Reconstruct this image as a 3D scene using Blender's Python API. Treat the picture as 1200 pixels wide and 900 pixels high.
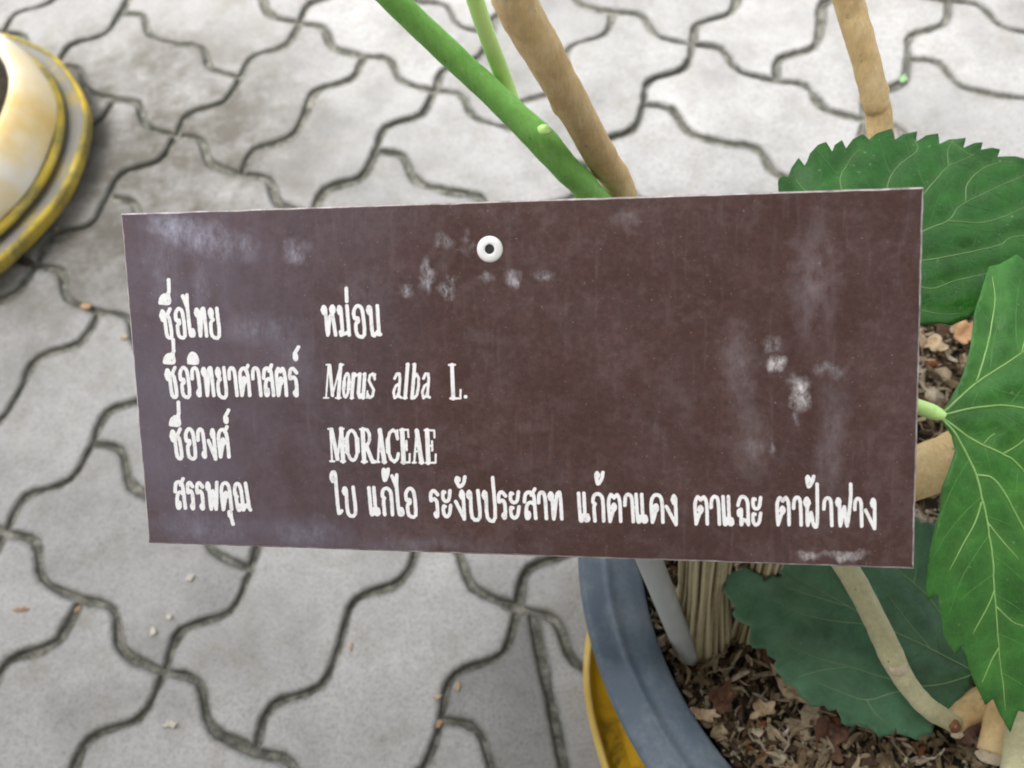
import bpy, bmesh, math, random
import numpy as np
from mathutils import Vector, Matrix
from mathutils.geometry import delaunay_2d_cdt
random.seed(7); RNG = np.random.default_rng(7)
for o in list(bpy.data.objects): bpy.data.objects.remove(o)
S = bpy.context.scene
COL = S.collection

# ------------------------------------------------------------------ camera
FPX = 1045.0                                   # focal length in photo pixels (photo is 1200 wide)
CAM = np.array([0.0, 0.0, 0.79157])
RIGHT = np.array([0.98672034, -0.14420146, -0.07475906])
DOWN = np.array([-0.16242838, -0.87599542, -0.45414651])
FWD = np.array([0.0, 0.46025859, -0.8877849])
cd = bpy.data.cameras.new('camera'); cam = bpy.data.objects.new('camera', cd); COL.objects.link(cam)
cd.sensor_width = 36; cd.lens = 36 * FPX / 1200
cd.clip_start = 0.01; cd.clip_end = 500
cd.dof.use_dof = True; cd.dof.focus_distance = 0.43; cd.dof.aperture_fstop = 8.5
m = Matrix.Identity(4)
for i in range(3):
    m[i][0] = RIGHT[i]; m[i][1] = -DOWN[i]; m[i][2] = -FWD[i]; m[i][3] = CAM[i]
cam.matrix_world = m
S.camera = cam

# ------------------------------------------------------------------ sky, sun, exposure
SUN_EL, SUN_AZ = math.radians(66), math.radians(-95)      # azimuth clockwise from +Y
w = bpy.data.worlds.new('World'); S.world = w; w.use_nodes = True
nt = w.node_tree; bg = nt.nodes['Background']
sky = nt.nodes.new('ShaderNodeTexSky'); sky.sky_type = 'NISHITA'; sky.sun_disc = False
sky.sun_elevation = SUN_EL; sky.sun_rotation = SUN_AZ
sky.air_density = 0.8; sky.dust_density = 5.0; sky.ozone_density = 1.0
hs = nt.nodes.new('ShaderNodeHueSaturation'); hs.inputs['Saturation'].default_value = 0.18
nt.links.new(sky.outputs[0], hs.inputs['Color']); nt.links.new(hs.outputs[0], bg.inputs[0])
bg.inputs[1].default_value = 0.15
ld = bpy.data.lights.new('sun', 'SUN'); ld.energy = 1.15; ld.angle = math.radians(40); ld.color = (1.0, 0.975, 0.94)
sun = bpy.data.objects.new('sun', ld); COL.objects.link(sun)
sd = Vector((math.sin(SUN_AZ) * math.cos(SUN_EL), math.cos(SUN_AZ) * math.cos(SUN_EL), math.sin(SUN_EL)))
sun.rotation_euler = sd.to_track_quat('Z', 'Y').to_euler(); sun.location = (0.6, 1.5, 3)
ADDED_EAVE_Y = .24                                   # how far the house eave, added unseen for shade, reaches out over the pavement
vs = S.view_settings; vs.view_transform = 'Standard'; vs.look = 'None'; vs.exposure = 1.66; vs.gamma = 1.0; vs.use_curve_mapping = False
S.cycles.max_bounces = 8; S.cycles.filter_width = 1.9

# ------------------------------------------------------------------ helpers
def ray(u, v): return FWD + RIGHT * ((u - 600) / FPX) + DOWN * ((v - 450) / FPX)
def at(u, v, d): return CAM + ray(u, v) * d                       # photo point at a depth in metres
def atz(u, v, z):
    r = ray(u, v); return CAM + r * ((z - CAM[2]) / r[2])         # photo point on a level surface
def link(o): COL.objects.link(o); return o
def tag(o, label=None, cat=None, group=None, kind=None):
    if label: o['label'] = label
    if cat: o['category'] = cat
    if group: o['group'] = group
    if kind: o['kind'] = kind
    return o
def empty(name, loc):
    o = bpy.data.objects.new(name, None); o.empty_display_size = 0.02; o.location = loc; return link(o)
def mesh_obj(name, verts, faces, mats, parent=None, smooth=True, mat_idx=None, attrs=None, world=True):
    """verts in world space; if parent is an Empty the object is stored relative to it"""
    me = bpy.data.meshes.new(name)
    V = np.asarray(verts, float)
    org = Vector((0, 0, 0))
    p = parent; off = np.zeros(3)
    while p is not None:
        off = off + np.array(p.location); p = p.parent
    me.from_pydata([tuple(x) for x in (V - off)], [], [tuple(f) for f in faces])
    if not isinstance(mats, (list, tuple)): mats = [mats]
    for mm in mats: me.materials.append(mm)
    if mat_idx is not None: me.polygons.foreach_set('material_index', list(mat_idx))
    if smooth: me.polygons.foreach_set('use_smooth', [True] * len(me.polygons))
    if attrs:
        for k, a in attrs.items():
            at_ = me.color_attributes.new(k, 'FLOAT_COLOR', 'POINT')
            a = np.asarray(a, float)
            if a.ndim == 1: a = np.c_[a, a, a]
            at_.data.foreach_set('color', np.c_[a, np.ones(len(a))].ravel())
    me.update()
    o = link(bpy.data.objects.new(name, me))
    if parent is not None: o.parent = parent
    return o
def catmull(pts, n):
    P = np.asarray(pts, float); P = np.vstack([2 * P[0] - P[1], P, 2 * P[-1] - P[-2]]); out = []
    for i in range(1, len(P) - 2):
        for k in range(n):
            t = k / n; a, b, c, d = P[i - 1:i + 3]
            out.append(0.5 * ((2 * b) + (c - a) * t + (2 * a - 5 * b + 4 * c - d) * t * t + (3 * b - a - 3 * c + d) * t ** 3))
    out.append(P[-2]); return np.array(out)
def vnoise(p, seed=0):
    """cheap smooth value noise, p (n,3)"""
    p = np.asarray(p, float); i = np.floor(p).astype(int); f = p - i; f = f * f * (3 - 2 * f)
    def h(a):
        n = (a[:, 0] * 374761393 + a[:, 1] * 668265263 + a[:, 2] * 2147483647 + seed * 1274126177) & 0xffffffff
        n = ((n ^ (n >> 13)) * 1274126177) & 0xffffffff
        return ((n ^ (n >> 16)) & 0xffff) / 65535.0
    r = 0
    for dx in (0, 1):
        for dy in (0, 1):
            for dz in (0, 1):
                wgt = (f[:, 0] if dx else 1 - f[:, 0]) * (f[:, 1] if dy else 1 - f[:, 1]) * (f[:, 2] if dz else 1 - f[:, 2])
                r = r + wgt * h(i + np.array([dx, dy, dz]))
    return r
def tube_geo(pts, rad, seg=18, n=8, rough=0.0, freq=120., bumps=(), cap=True, flat=None):
    """pts world (k,4th optional), rad per control point"""
    Q = catmull(np.c_[np.asarray(pts, float), np.asarray(rad, float)], n)
    C, R = Q[:, :3], Q[:, 3]
    T = np.gradient(C, axis=0); T /= np.linalg.norm(T, axis=1)[:, None]
    u = np.cross(T[0], [0.3, 0.1, 1.0]); u /= np.linalg.norm(u)
    V = []; 
    for i in range(len(C)):
        u = u - T[i] * (u @ T[i]); u /= np.linalg.norm(u); v = np.cross(T[i], u)
        for k in range(seg):
            a = 2 * math.pi * k / seg
            V.append(C[i] + (u * math.cos(a) + v * math.sin(a)) * R[i])
    V = np.array(V)
    cen = np.repeat(C, seg, axis=0); d = V - cen; dn = d / np.linalg.norm(d, axis=1)[:, None]
    if rough:
        nz = vnoise(V * freq, 3) - .5 + .5 * (vnoise(V * freq * 2.7, 5) - .5)
        V = V + dn * (nz * rough)[:, None]
    for (bp, br, bh) in bumps:
        e = np.exp(-((V - np.asarray(bp)) ** 2).sum(1) / (br * br)); V = V + dn * (e * bh)[:, None]
    F = []
    for i in range(len(C) - 1):
        for k in range(seg):
            k2 = (k + 1) % seg; F.append((i * seg + k, i * seg + k2, (i + 1) * seg + k2, (i + 1) * seg + k))
    if cap:
        F.append(tuple(range(seg))[::-1]); F.append(tuple((len(C) - 1) * seg + k for k in range(seg)))
    return V, F
def lathe_geo(cx, cy, prof, seg=96, fn=None):
    V = []; F = []
    for (r, z) in prof:
        for k in range(seg):
            a = 2 * math.pi * k / seg; rr = r + (fn(a, r, z) if fn else 0)
            V.append((cx + rr * math.cos(a), cy + rr * math.sin(a), z))
    for i in range(len(prof) - 1):
        for k in range(seg):
            k2 = (k + 1) % seg; F.append((i * seg + k, i * seg + k2, (i + 1) * seg + k2, (i + 1) * seg + k))
    return np.array(V), F
def smooth_profile(p, n=5): return [tuple(x) for x in catmull(p, n)]

# ------------------------------------------------------------------ material helpers
class NT:
    def __init__(s, name):
        s.m = bpy.data.materials.new(name); s.m.use_nodes = True; s.t = s.m.node_tree; s.b = s.t.nodes['Principled BSDF']
        s.out = s.t.nodes['Material Output']
    def n(s, t, **k):
        x = s.t.nodes.new(t)
        for a, b in k.items(): setattr(x, a, b)
        return x
    def lk(s, a, b): s.t.links.new(a, b)
    def coord(s, which='Object'): return s.n('ShaderNodeTexCoord').outputs[which]
    def noise(s, scale, detail=6, rough=.6, vec=None, dist=0.):
        x = s.n('ShaderNodeTexNoise'); x.inputs['Scale'].default_value = scale; x.inputs['Detail'].default_value = detail
        x.inputs['Roughness'].default_value = rough; x.inputs['Distortion'].default_value = dist
        s.lk(vec if vec is not None else s.mapped((1, 1, 1)), x.inputs['Vector']); return x.outputs[0]
    def ramp(s, fac, stops):
        x = s.n('ShaderNodeValToRGB'); e = x.color_ramp.elements
        while len(e) > 1: e.remove(e[-1])
        e[0].position = stops[0][0]; e[0].color = s.c4(stops[0][1])
        for p, c in stops[1:]: q = e.new(p); q.color = s.c4(c)
        s.lk(fac, x.inputs[0]); return x.outputs[0]
    @staticmethod
    def c4(c): return (c, c, c, 1) if isinstance(c, (int, float)) else (*c, 1)
    def math(s, op, a, b=None, clamp=False):
        x = s.n('ShaderNodeMath', operation=op, use_clamp=clamp)
        for i, q in enumerate((a, b)):
            if q is None: continue
            if isinstance(q, (int, float)): x.inputs[i].default_value = q
            else: s.lk(q, x.inputs[i])
        return x.outputs[0]
    def mix(s, fac, a, b, blend='MIX'):
        x = s.n('ShaderNodeMix', data_type='RGBA', blend_type=blend)
        for i, q in ((0, fac), (6, a), (7, b)):
            if isinstance(q, (int, float)) and i == 0: x.inputs[0].default_value = q
            elif isinstance(q, (tuple, list, int, float)): x.inputs[i].default_value = s.c4(q)
            else: s.lk(q, x.inputs[i])
        return x.outputs[2]
    def attr(s, name): return s.n('ShaderNodeAttribute', attribute_name=name).outputs['Color']
    def mapped(s, scale, which='Object', rot=(0, 0, 0), loc=(3.37, 1.91, 2.53)):
        x = s.n('ShaderNodeMapping'); x.inputs['Scale'].default_value = scale; x.inputs['Rotation'].default_value = rot; x.inputs['Location'].default_value = loc
        s.lk(s.coord(which), x.inputs[0]); return x.outputs[0]
    def bump(s, h, strength=.3, dist=.001):
        x = s.n('ShaderNodeBump'); x.inputs['Strength'].default_value = strength; x.inputs['Distance'].default_value = dist
        s.lk(h, x.inputs['Height']); s.lk(x.outputs[0], s.b.inputs['Normal'])
    def col(s, c):
        if isinstance(c, (tuple, list)): s.b.inputs['Base Color'].default_value = s.c4(c)
        else: s.lk(c, s.b.inputs['Base Color'])
    def rough(s, r):
        if isinstance(r, (int, float)): s.b.inputs['Roughness'].default_value = r
        else: s.lk(r, s.b.inputs['Roughness'])
    def spec(s, v): s.b.inputs['Specular IOR Level'].default_value = v

# pavers
M = NT('paver_concrete')
tint = M.attr('tint'); sep = M.n('ShaderNodeSeparateColor'); M.lk(tint, sep.inputs[0])
c = M.ramp(M.noise(9, 8, .65), [(.3, (.225, .222, .214)), (.5, (.325, .323, .316)), (.7, (.39, .388, .38))])
fine = M.ramp(M.noise(420, 4, .7), [(.33, .68), (.48, .98), (.68, 1.12)])
c = M.mix(1, c, fine, 'MULTIPLY')
speck = M.ramp(M.noise(230, 4, .6), [(.58, 0.), (.66, 1.)])
c = M.mix(M.math('MULTIPLY', speck, .42), c, (.2, .19, .17))
blot = M.ramp(M.noise(26, 9, .76, dist=.1), [(.50, 0.), (.66, 1.)])
c = M.mix(M.math('MULTIPLY', blot, .42), c, (.22, .2, .165))
# soaked, dirty patch by the yellow pot and traffic dirt
geo = M.n('ShaderNodeNewGeometry'); vd = M.n('ShaderNodeVectorMath', operation='DISTANCE'); M.lk(geo.outputs['Position'], vd.inputs[0])
p0 = atz(135, 190, 0); vd.inputs[1].default_value = tuple(p0)
dm = M.math('SUBTRACT', 1.0, M.math('DIVIDE', vd.outputs['Value'], .30), True)
dirt = M.math('MULTIPLY', M.math('MULTIPLY', dm, 2.0, True), M.ramp(M.noise(13, 9, .72, dist=.12), [(.30, 0.), (.56, 1.)]), True)
c = M.mix(M.math('MULTIPLY', dirt, .88), c, (.10, .09, .072))
tn = M.math('ADD', M.math('MULTIPLY', sep.outputs[0], .5), .5)
cc = M.n('ShaderNodeCombineColor'); M.lk(tn, cc.inputs[0]); M.lk(tn, cc.inputs[1]); M.lk(tn, cc.inputs[2])
c = M.mix(1, c, cc.outputs[0], 'MULTIPLY')
ed = M.math('MULTIPLY', sep.outputs[1], M.ramp(M.noise(70, 5, .7), [(.3, .25), (.6, 1.)]), True)
c = M.mix(ed, c, (.085, .088, .074))
M.col(c); M.rough(.9); M.spec(.25)
M.bump(M.math('ADD', M.noise(500, 5, .7), M.math('MULTIPLY', M.noise(60, 4, .6), 1.5)), .35, .0012)
MAT_PAVER = M.m
M = NT('joint_sand'); M.col(M.ramp(M.noise(75, 8, .78), [(.33, (.05, .052, .044)), (.48, (.13, .13, .11)), (.64, (.29, .28, .24))])); M.rough(.95); M.spec(.1)
M.bump(M.noise(400, 5, .7), .8, .002); MAT_SAND = M.m
M = NT('bare_ground'); M.col(M.ramp(M.noise(3, 8, .7), [(.3, (.3, .29, .27)), (.7, (.42, .41, .38))])); M.rough(.95); MAT_GROUND = M.m

# ------------------------------------------------------------------ pavement: basket weave of wavy concrete pavers
U = 0.1125; ANG = math.radians(-44.280594)
LC = np.array([5.33496598, 0.96993879])
ZR = np.array([[math.cos(ANG), -math.sin(ANG)], [math.sin(ANG), math.cos(ANG)]])
def lat2w(p): return (np.asarray(p, float) - LC) * U @ ZR.T
def w2lat(x): return (np.asarray(x, float) @ ZR) / U + LC
WA = catmull([(0, 0), (.28, .10), (.60, -.075), (1, 0)], 4)         # edge running along a, offset along b
WB = catmull([(0, 0), (.31, -.115), (.65, .095), (1, 0)], 4)        # edge running along b, offset along a
def edge_a(i, j): return [(i + t, j + o) for t, o in WA]
def edge_b(i, j): return [(i + o, j + t) for t, o in WB]
def paver_outline(i0, i1, j0, j1):
    P = []
    for i in range(i0, i1): P += edge_a(i, j0)[:-1]
    for j in range(j0, j1): P += edge_b(i1, j)[:-1]
    for i in range(i1 - 1, i0 - 1, -1): P += edge_a(i, j1)[::-1][:-1]
    for j in range(j1 - 1, j0 - 1, -1): P += edge_b(i0, j)[::-1][:-1]
    return np.array(P)
def seg_dist(G, pl):
    D = np.full(len(G), 1e9)
    for a, b in zip(pl[:-1], pl[1:]):
        ab = b - a; t = np.clip(((G - a) @ ab) / max(ab @ ab, 1e-9), 0, 1); D = np.minimum(D, np.linalg.norm(G - a - t[:, None] * ab, axis=1))
    return D
def inset(P, d):
    a = np.roll(P, 1, 0); b = np.roll(P, -1, 0)
    t1 = P - a; t2 = b - P
    t1 /= np.linalg.norm(t1, axis=1)[:, None]; t2 /= np.linalg.norm(t2, axis=1)[:, None]
    n1 = np.c_[-t1[:, 1], t1[:, 0]]; n2 = np.c_[-t2[:, 1], t2[:, 0]]
    n = n1 + n2; n /= np.linalg.norm(n, axis=1)[:, None]
    k = 1 / np.clip((n * n1).sum(1), .38, 1)
    Q = P + n * (d * k)[:, None]
    D = seg_dist(Q, np.vstack([P, P[:1]])); ok = D > d * .96        # offsets that crossed another edge are drawn onto the chord
    N_ = len(P); idx = np.where(ok)[0]
    if len(idx) > 3 and not ok.all():
        xi = np.arange(N_)
        for c_ in (0, 1): Q[:, c_] = np.interp(xi, np.r_[idx[-1] - N_, idx, idx[0] + N_], np.r_[Q[idx[-1], c_], Q[idx, c_], Q[idx[0], c_]])
    return Q
PV, PF, PT = [], [], []
def add_paver(P, tintv):
    gap = RNG.uniform(.0022, .0040)
    W = lat2w(P); n = len(W)
    jit = (vnoise(np.c_[W * 110, np.zeros(n)], 9) - .5) * .0026 + (vnoise(np.c_[W * 37, np.zeros(n)], 19) - .5) * .0034
    cen = W.mean(0)
    tx, ty, dz = RNG.normal(0, .006), RNG.normal(0, .006), RNG.normal(0, .0007)
    base = len(PV) and sum(len(x) for x in PV)
    rings = [(gap, -.022, 1.), (gap, -.0038, 1.), (gap + .0013, -.0014, .8), (gap + .0030, -.0003, .42), (gap + .0058, 0.0, .0)]
    for d, z, e in rings:
        Q = inset(W, d) + 0
        if d < gap + .008: Q = Q + (W - cen) / np.linalg.norm(W - cen, axis=1)[:, None] * jit[:, None]
        zz = z + (Q - cen) @ np.array([tx, ty]) + dz
        PV.append(np.c_[Q, zz]); PT.append(np.c_[np.full(n, tintv), np.full(n, e), np.zeros(n)])
    for r in range(len(rings) - 1):
        for k in range(n):
            k2 = (k + 1) % n; PF.append((base + r * n + k, base + r * n + k2, base + (r + 1) * n + k2, base + (r + 1) * n + k))
    top = np.vstack(PV[-1:]); o2 = base + (len(rings) - 1) * n
    vo, eo, fo, *_ = delaunay_2d_cdt([Vector(q[:2]) for q in top], [(k, (k + 1) % n) for k in range(n)], [], 1, 1e-6)
    vo = np.array([v[:] for v in vo]); o3 = base + len(rings) * n
    PV.append(np.c_[vo, dz + (vo - cen) @ np.array([tx, ty])]); PT.append(np.c_[np.full(len(vo), tintv), np.zeros(len(vo)), np.zeros(len(vo))])
    for f in fo:
        f = list(f); a, b, c3 = vo[f[0]], vo[f[1]], vo[f[2]]
        if (b[0] - a[0]) * (c3[1] - a[1]) - (b[1] - a[1]) * (c3[0] - a[0]) < 0: f = f[::-1]
        PF.append(tuple(o3 + q for q in f))
LOOK = w2lat((0.0, .75))
for p in range(-10, 14):
    for q in range(-10, 14):
        ce = lat2w((2 * p + 1, 2 * q + 1))
        if np.hypot(ce[0], ce[1] - .75) > 2.1: continue
        for h in (0, 1):
            if (p + q) % 2 == 0: ij = (2 * p, 2 * p + 2, 2 * q + h, 2 * q + h + 1)
            else: ij = (2 * p + h, 2 * p + h + 1, 2 * q, 2 * q + 2)
            tv = float(np.clip(RNG.normal(.92, .13), .6, 1.12))
            if ij == (4, 6, 1, 2):
                # the broken paver: a dark stub and a pale remainder with an open crack between them
                O = paver_outline(*ij)
                def clip(P, x0, x1, sgn):
                    out = []
                    f = lambda q: sgn * (q[0] - (x0 + (x1 - x0) * (q[1] - 1)))
                    for k in range(len(P)):
                        A, B = P[k], P[(k + 1) % len(P)]; fa, fb = f(A), f(B)
                        if fa >= 0: out.append(A)
                        if fa * fb < 0: out.append(A + (B - A) * fa / (fa - fb))
                    return np.array(out)
                def dense(P, s=.09):
                    out = []
                    for k in range(len(P)):
                        A, B = P[k], P[(k + 1) % len(P)]; m_ = max(1, int(np.linalg.norm(B - A) / s))
                        out += [A + (B - A) * t / m_ for t in range(m_)]
                    return np.array(out)
                add_paver(dense(clip(O, 5.215, 4.135, -1)), .30); add_paver(dense(clip(O, 5.225, 4.145, 1)), .98)
                continue
            add_paver(paver_outline(*ij), tv)
pav = mesh_obj('pavement', np.vstack(PV), PF, MAT_PAVER, attrs={'tint': np.vstack(PT)}, smooth=False); tag(pav, kind='structure')
def sheet(name, s, z, cx, cy, mat):
    o = mesh_obj(name, [(cx - s, cy - s, z), (cx + s, cy - s, z), (cx + s, cy + s, z), (cx - s, cy + s, z)], [(0, 1, 2, 3)], mat, smooth=False)
    tag(o, kind='structure'); return o
sheet('sand', 2.3, -.0058, 0, .75, MAT_SAND)
sheet('ground', 150, -.011, 0, 0, MAT_GROUND)

# ------------------------------------------------------------------ the house added out of view: its eave shades the near pavement
M = NT('added_wall_plaster'); M.col(M.ramp(M.noise(4, 7, .65), [(.3, (.68, .66, .62)), (.7, (.78, .76, .72))])); M.rough(.9); M.bump(M.noise(60, 6, .7), .3, .002); MAT_ADDED_PLASTER = M.m  # plaster of the added wall, kept pale to bounce light forward
M = NT('added_eave_boards'); M.col(M.ramp(M.noise(1, 6, .6, vec=M.mapped((3, 60, 3))), [(.3, (.10, .07, .045)), (.7, (.17, .12, .08))])); M.rough(.8); MAT_ADDED_EAVE = M.m
HA = math.radians(-14)
added_house = empty('added_house', (0, -1.1, 0)); tag(added_house, 'added unseen shade building, pale plastered wall with a deep timber eave over the pavement', 'added_house')
def box_geo(x0, x1, y0, y1, z0, z1, dz=0.):
    V = np.array([(x, y, z + (dz * (y - y0) if z == z1 or True else 0)) for z in (z0, z1) for y in (y0, y1) for x in (x0, x1)], float)
    c_, s_ = math.cos(HA), math.sin(HA); P = V.copy(); P[:, 0] = V[:, 0] * c_ - V[:, 1] * s_; P[:, 1] = V[:, 0] * s_ + V[:, 1] * c_
    return P, [(0, 2, 3, 1), (4, 5, 7, 6), (0, 1, 5, 4), (2, 6, 7, 3), (0, 4, 6, 2), (1, 3, 7, 5)]
V, F = box_geo(-4.5, 4.5, -1.3, -1.1, -.01, 2.8); mesh_obj('wall', V, F, MAT_ADDED_PLASTER, added_house, smooth=False)  # added wall, never in view, bounces light onto the plant
V, F = box_geo(-4.8, 4.8, -1.35, ADDED_EAVE_Y, 2.82, 2.90, -.12); mesh_obj('added_roof', V, F, MAT_ADDED_EAVE, added_house, smooth=False)  # added eave, never in view, blocks light over the foreground

# ------------------------------------------------------------------ pots and saucers
def paint_mat(name, pal, worn, wornc, cutoff, rough=.55):
    M = NT(name)
    c = M.ramp(M.noise(22, 6, .65), [(.3, pal[0]), (.55, pal[1]), (.75, pal[2])])
    wv = M.ramp(M.noise(16, 8, .75, dist=.5), [(cutoff, 0.), (cutoff + .12, 1.)])
    M.col(M.mix(M.math('MULTIPLY', wv, worn), c, wornc)); M.rough(rough)
    M.spec(.08); M.bump(M.noise(140, 5, .6), .35, .001); return M.m
MAT_YELLOW_RIM = paint_mat('yellow_paint', [(.36, .26, .03), (.45, .34, .06), (.5, .41, .12)], .8, (.16, .15, .07), .46, .95)
MAT_YELLOW_WORN = paint_mat('worn_yellow_paint', [(.25, .19, .07), (.3, .25, .12), (.34, .29, .15)], .9, (.2, .2, .19), .40, .8)
MAT_OCHRE = paint_mat('ochre_paint', [(.36, .2, .008), (.46, .27, .012), (.5, .32, .02)], .8, (.07, .055, .012), .46)
MAT_PALE_EDGE = paint_mat('cream_highlight_edge', [(.38, .25, .05), (.46, .33, .10), (.54, .43, .22)], .4, (.4, .24, .05), .55)  # cream highlight on the saucer rim is put into the paint colour
def saucer(cx, cy, R, mats, label, z0=0.004, flush=0.):
    root = empty('pot_saucer', (cx, cy, 0)); tag(root, label, 'saucer')
    k = R
    prof = smooth_profile([(k * .80, z0 - .004 + .001), (k * .90, z0), (k * .985, z0 + .012), (k, z0 + .026), (k * .992, z0 + .030), (k * .978, z0 + .0312), (k * .972, z0 + .029)], 4)
    wob = lambda a, r, z: .0012 * math.sin(5 * a + 1) + .001 * math.sin(11 * a)
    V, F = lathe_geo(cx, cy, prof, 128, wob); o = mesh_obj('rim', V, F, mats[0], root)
    prof = smooth_profile([(k * .972, z0 + .0288), (k * .962, z0 + .023 + flush * .5), (k * .945, z0 + .019 + flush), (k * .89, z0 + .0175 + flush), (k * .875, z0 + .02 + flush * .6), (k * .86, z0 + .0215 + flush * .4), (k * .4, z0 + .0215), (0.001, z0 + .0215)], 4)
    V, F = lathe_geo(cx, cy, prof, 128, lambda a, r, z: wob(a, r, z) * r / k); o = mesh_obj('floor_plate', V, F, mats[1], root)
    return root
# left: worn yellow saucer carrying a cream glazed pot
LX, LY, LR = -.664, .815, .218
saucer(LX, LY, LR, (MAT_YELLOW_RIM, MAT_YELLOW_WORN), flush=.0085, label='round yellow painted saucer with worn grey floor under the cream glazed pot')
M = NT('cream_glaze')
n1 = M.noise(7, 5, .6, dist=.4)
c = M.ramp(n1, [(.36, (.80, .76, .68)), (.50, (.78, .66, .42)), (.64, (.72, .51, .19))])
M.col(c); M.rough(.3); M.spec(.5); M.bump(M.noise(30, 4, .5), .1, .002); MAT_CREAM = M.m
M = NT('dark_soil'); M.col(M.ramp(M.noise(140, 6, .7), [(.3, (.02, .017, .012)), (.6, (.05, .042, .03)), (.8, (.11, .09, .06))])); M.rough(.95); M.spec(.1); M.bump(M.noise(220, 6, .7), 1., .004); MAT_SOIL = M.m
gp = empty('glazed_pot', (LX, LY, .026)); tag(gp, 'squat cream glazed pot with yellow foot at the left edge', 'pot')
prof = smooth_profile([(.14, .027), (.178, .03), (.193, .036), (.1955, .042), (.190, .047)], 4)
V, F = lathe_geo(LX, LY, prof, 128); mesh_obj('foot_ring', V, F, MAT_YELLOW_RIM, gp)
prof = smooth_profile([(.189, .0465), (.1885, .058), (.184, .076), (.176, .092), (.169, .0995), (.1645, .1005), (.161, .097), (.1595, .088)], 5)
V, F = lathe_geo(LX, LY, prof, 128, lambda a, r, z: .0015 * math.sin(3 * a) + .001 * math.sin(9 * a)); mesh_obj('body', V, F, MAT_CREAM, gp)
M = NT('dark_lip'); M.col((.035, .035, .03)); M.rough(.7); MAT_DARKLIP = M.m
V, F = lathe_geo(LX, LY, smooth_profile([(.159, .0885), (.155, .075), (.148, .045)], 4), 96); mesh_obj('inside_wall', V, F, MAT_DARKLIP, gp)
V, F = lathe_geo(LX, LY, [(.1535, .071), (.1, .074), (.05, .0745), (.001, .0745)], 64, lambda a, r, z: 0); so = mesh_obj('potting_soil', V, F, MAT_SOIL); tag(so, 'dark soil filling the cream glazed pot', 'soil', kind='stuff')

# right: blue-grey plastic pot on an ochre saucer
saucer(.234, .080, .218, (MAT_PALE_EDGE, MAT_OCHRE), label='ochre saucer with a cream highlight painted on its edge under the blue grey pot')
CX, CY = .272, .136; RO, RI, HZ = .250, .2095, .222
M = NT('blue_grey_plastic')
c = M.ramp(M.noise(11, 7, .7), [(.3, (.062, .09, .122)), (.5, (.088, .12, .157)), (.72, (.135, .17, .205))])
dust = M.ramp(M.noise(34, 8, .78), [(.46, 0.), (.72, 1.)]); c = M.mix(M.math('MULTIPLY', dust, .38), c, (.3, .32, .33))
M.col(c); M.rough(M.ramp(M.noise(30, 5, .6), [(.3, .42), (.7, .62)])); M.spec(.4); M.bump(M.noise(260, 4, .6), .12, .0006); MAT_POT = M.m
pot = empty('flower_pot', (CX, CY, .026)); tag(pot, 'large blue grey plastic flower pot with broad rolled rim', 'pot')
def pot_wob(a, r, z):
    d = a - math.radians(182)
    d = (d + math.pi) % (2 * math.pi) - math.pi
    return .003 * math.sin(2 * a) * (r > .15)
prof = smooth_profile([(RO - .025, HZ - .052), (RO - .010, HZ - .050), (RO - .005, HZ - .040), (RO - .0007, HZ - .020), (RO, HZ - .010), (RO - .002, HZ - .0045), (RO - .0075, HZ - .0025), (RO - .0145, HZ - .0012), (RO - .017, HZ + .0008), (RO - .019, HZ + .0008), (RO - .0225, HZ - .0010), (RO - .0285, HZ - .0012), (RO - .035, HZ - .003), (RI, HZ - .009), (RI - .0015, HZ - .03), (RI - .0045, HZ - .06)], 4)
V, F = lathe_geo(CX, CY, prof, 160, pot_wob); mesh_obj('rim', V, F, MAT_POT, pot)
prof = [(.001, .0265), (.140, .0265), (.146, .03), (.190, .10), (.222, HZ - .0535), (.226, HZ - .0515)]
V, F = lathe_geo(CX, CY, prof, 128); mesh_obj('wall', V, F, MAT_POT, pot)

# soil and mulch
SZ = .188
def soil_h(x, y):
    p = np.c_[x, y, np.zeros_like(x)]
    return SZ + .010 * (vnoise(p * 22, 1) - .5) + .006 * (vnoise(p * 60, 2) - .5)
V = [(CX, CY, SZ)]; F = []; rings, seg = 44, 140
for i in range(1, rings + 1):
    r = .2055 * i / rings
    for k in range(seg): a = 2 * math.pi * k / seg; V.append((CX + r * math.cos(a), CY + r * math.sin(a), SZ))
V = np.array(V); V[:, 2] = soil_h(V[:, 0], V[:, 1])
for k in range(seg): F.append((0, 1 + k, 1 + (k + 1) % seg))
for i in range(rings - 1):
    for k in range(seg):
        k2 = (k + 1) % seg; F.append((1 + i * seg + k, 1 + (i + 1) * seg + k, 1 + (i + 1) * seg + k2, 1 + i * seg + k2))
so = mesh_obj('soil', V, F, MAT_SOIL); tag(so, 'dark damp soil filling the blue grey pot', 'soil', kind='stuff')
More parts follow.
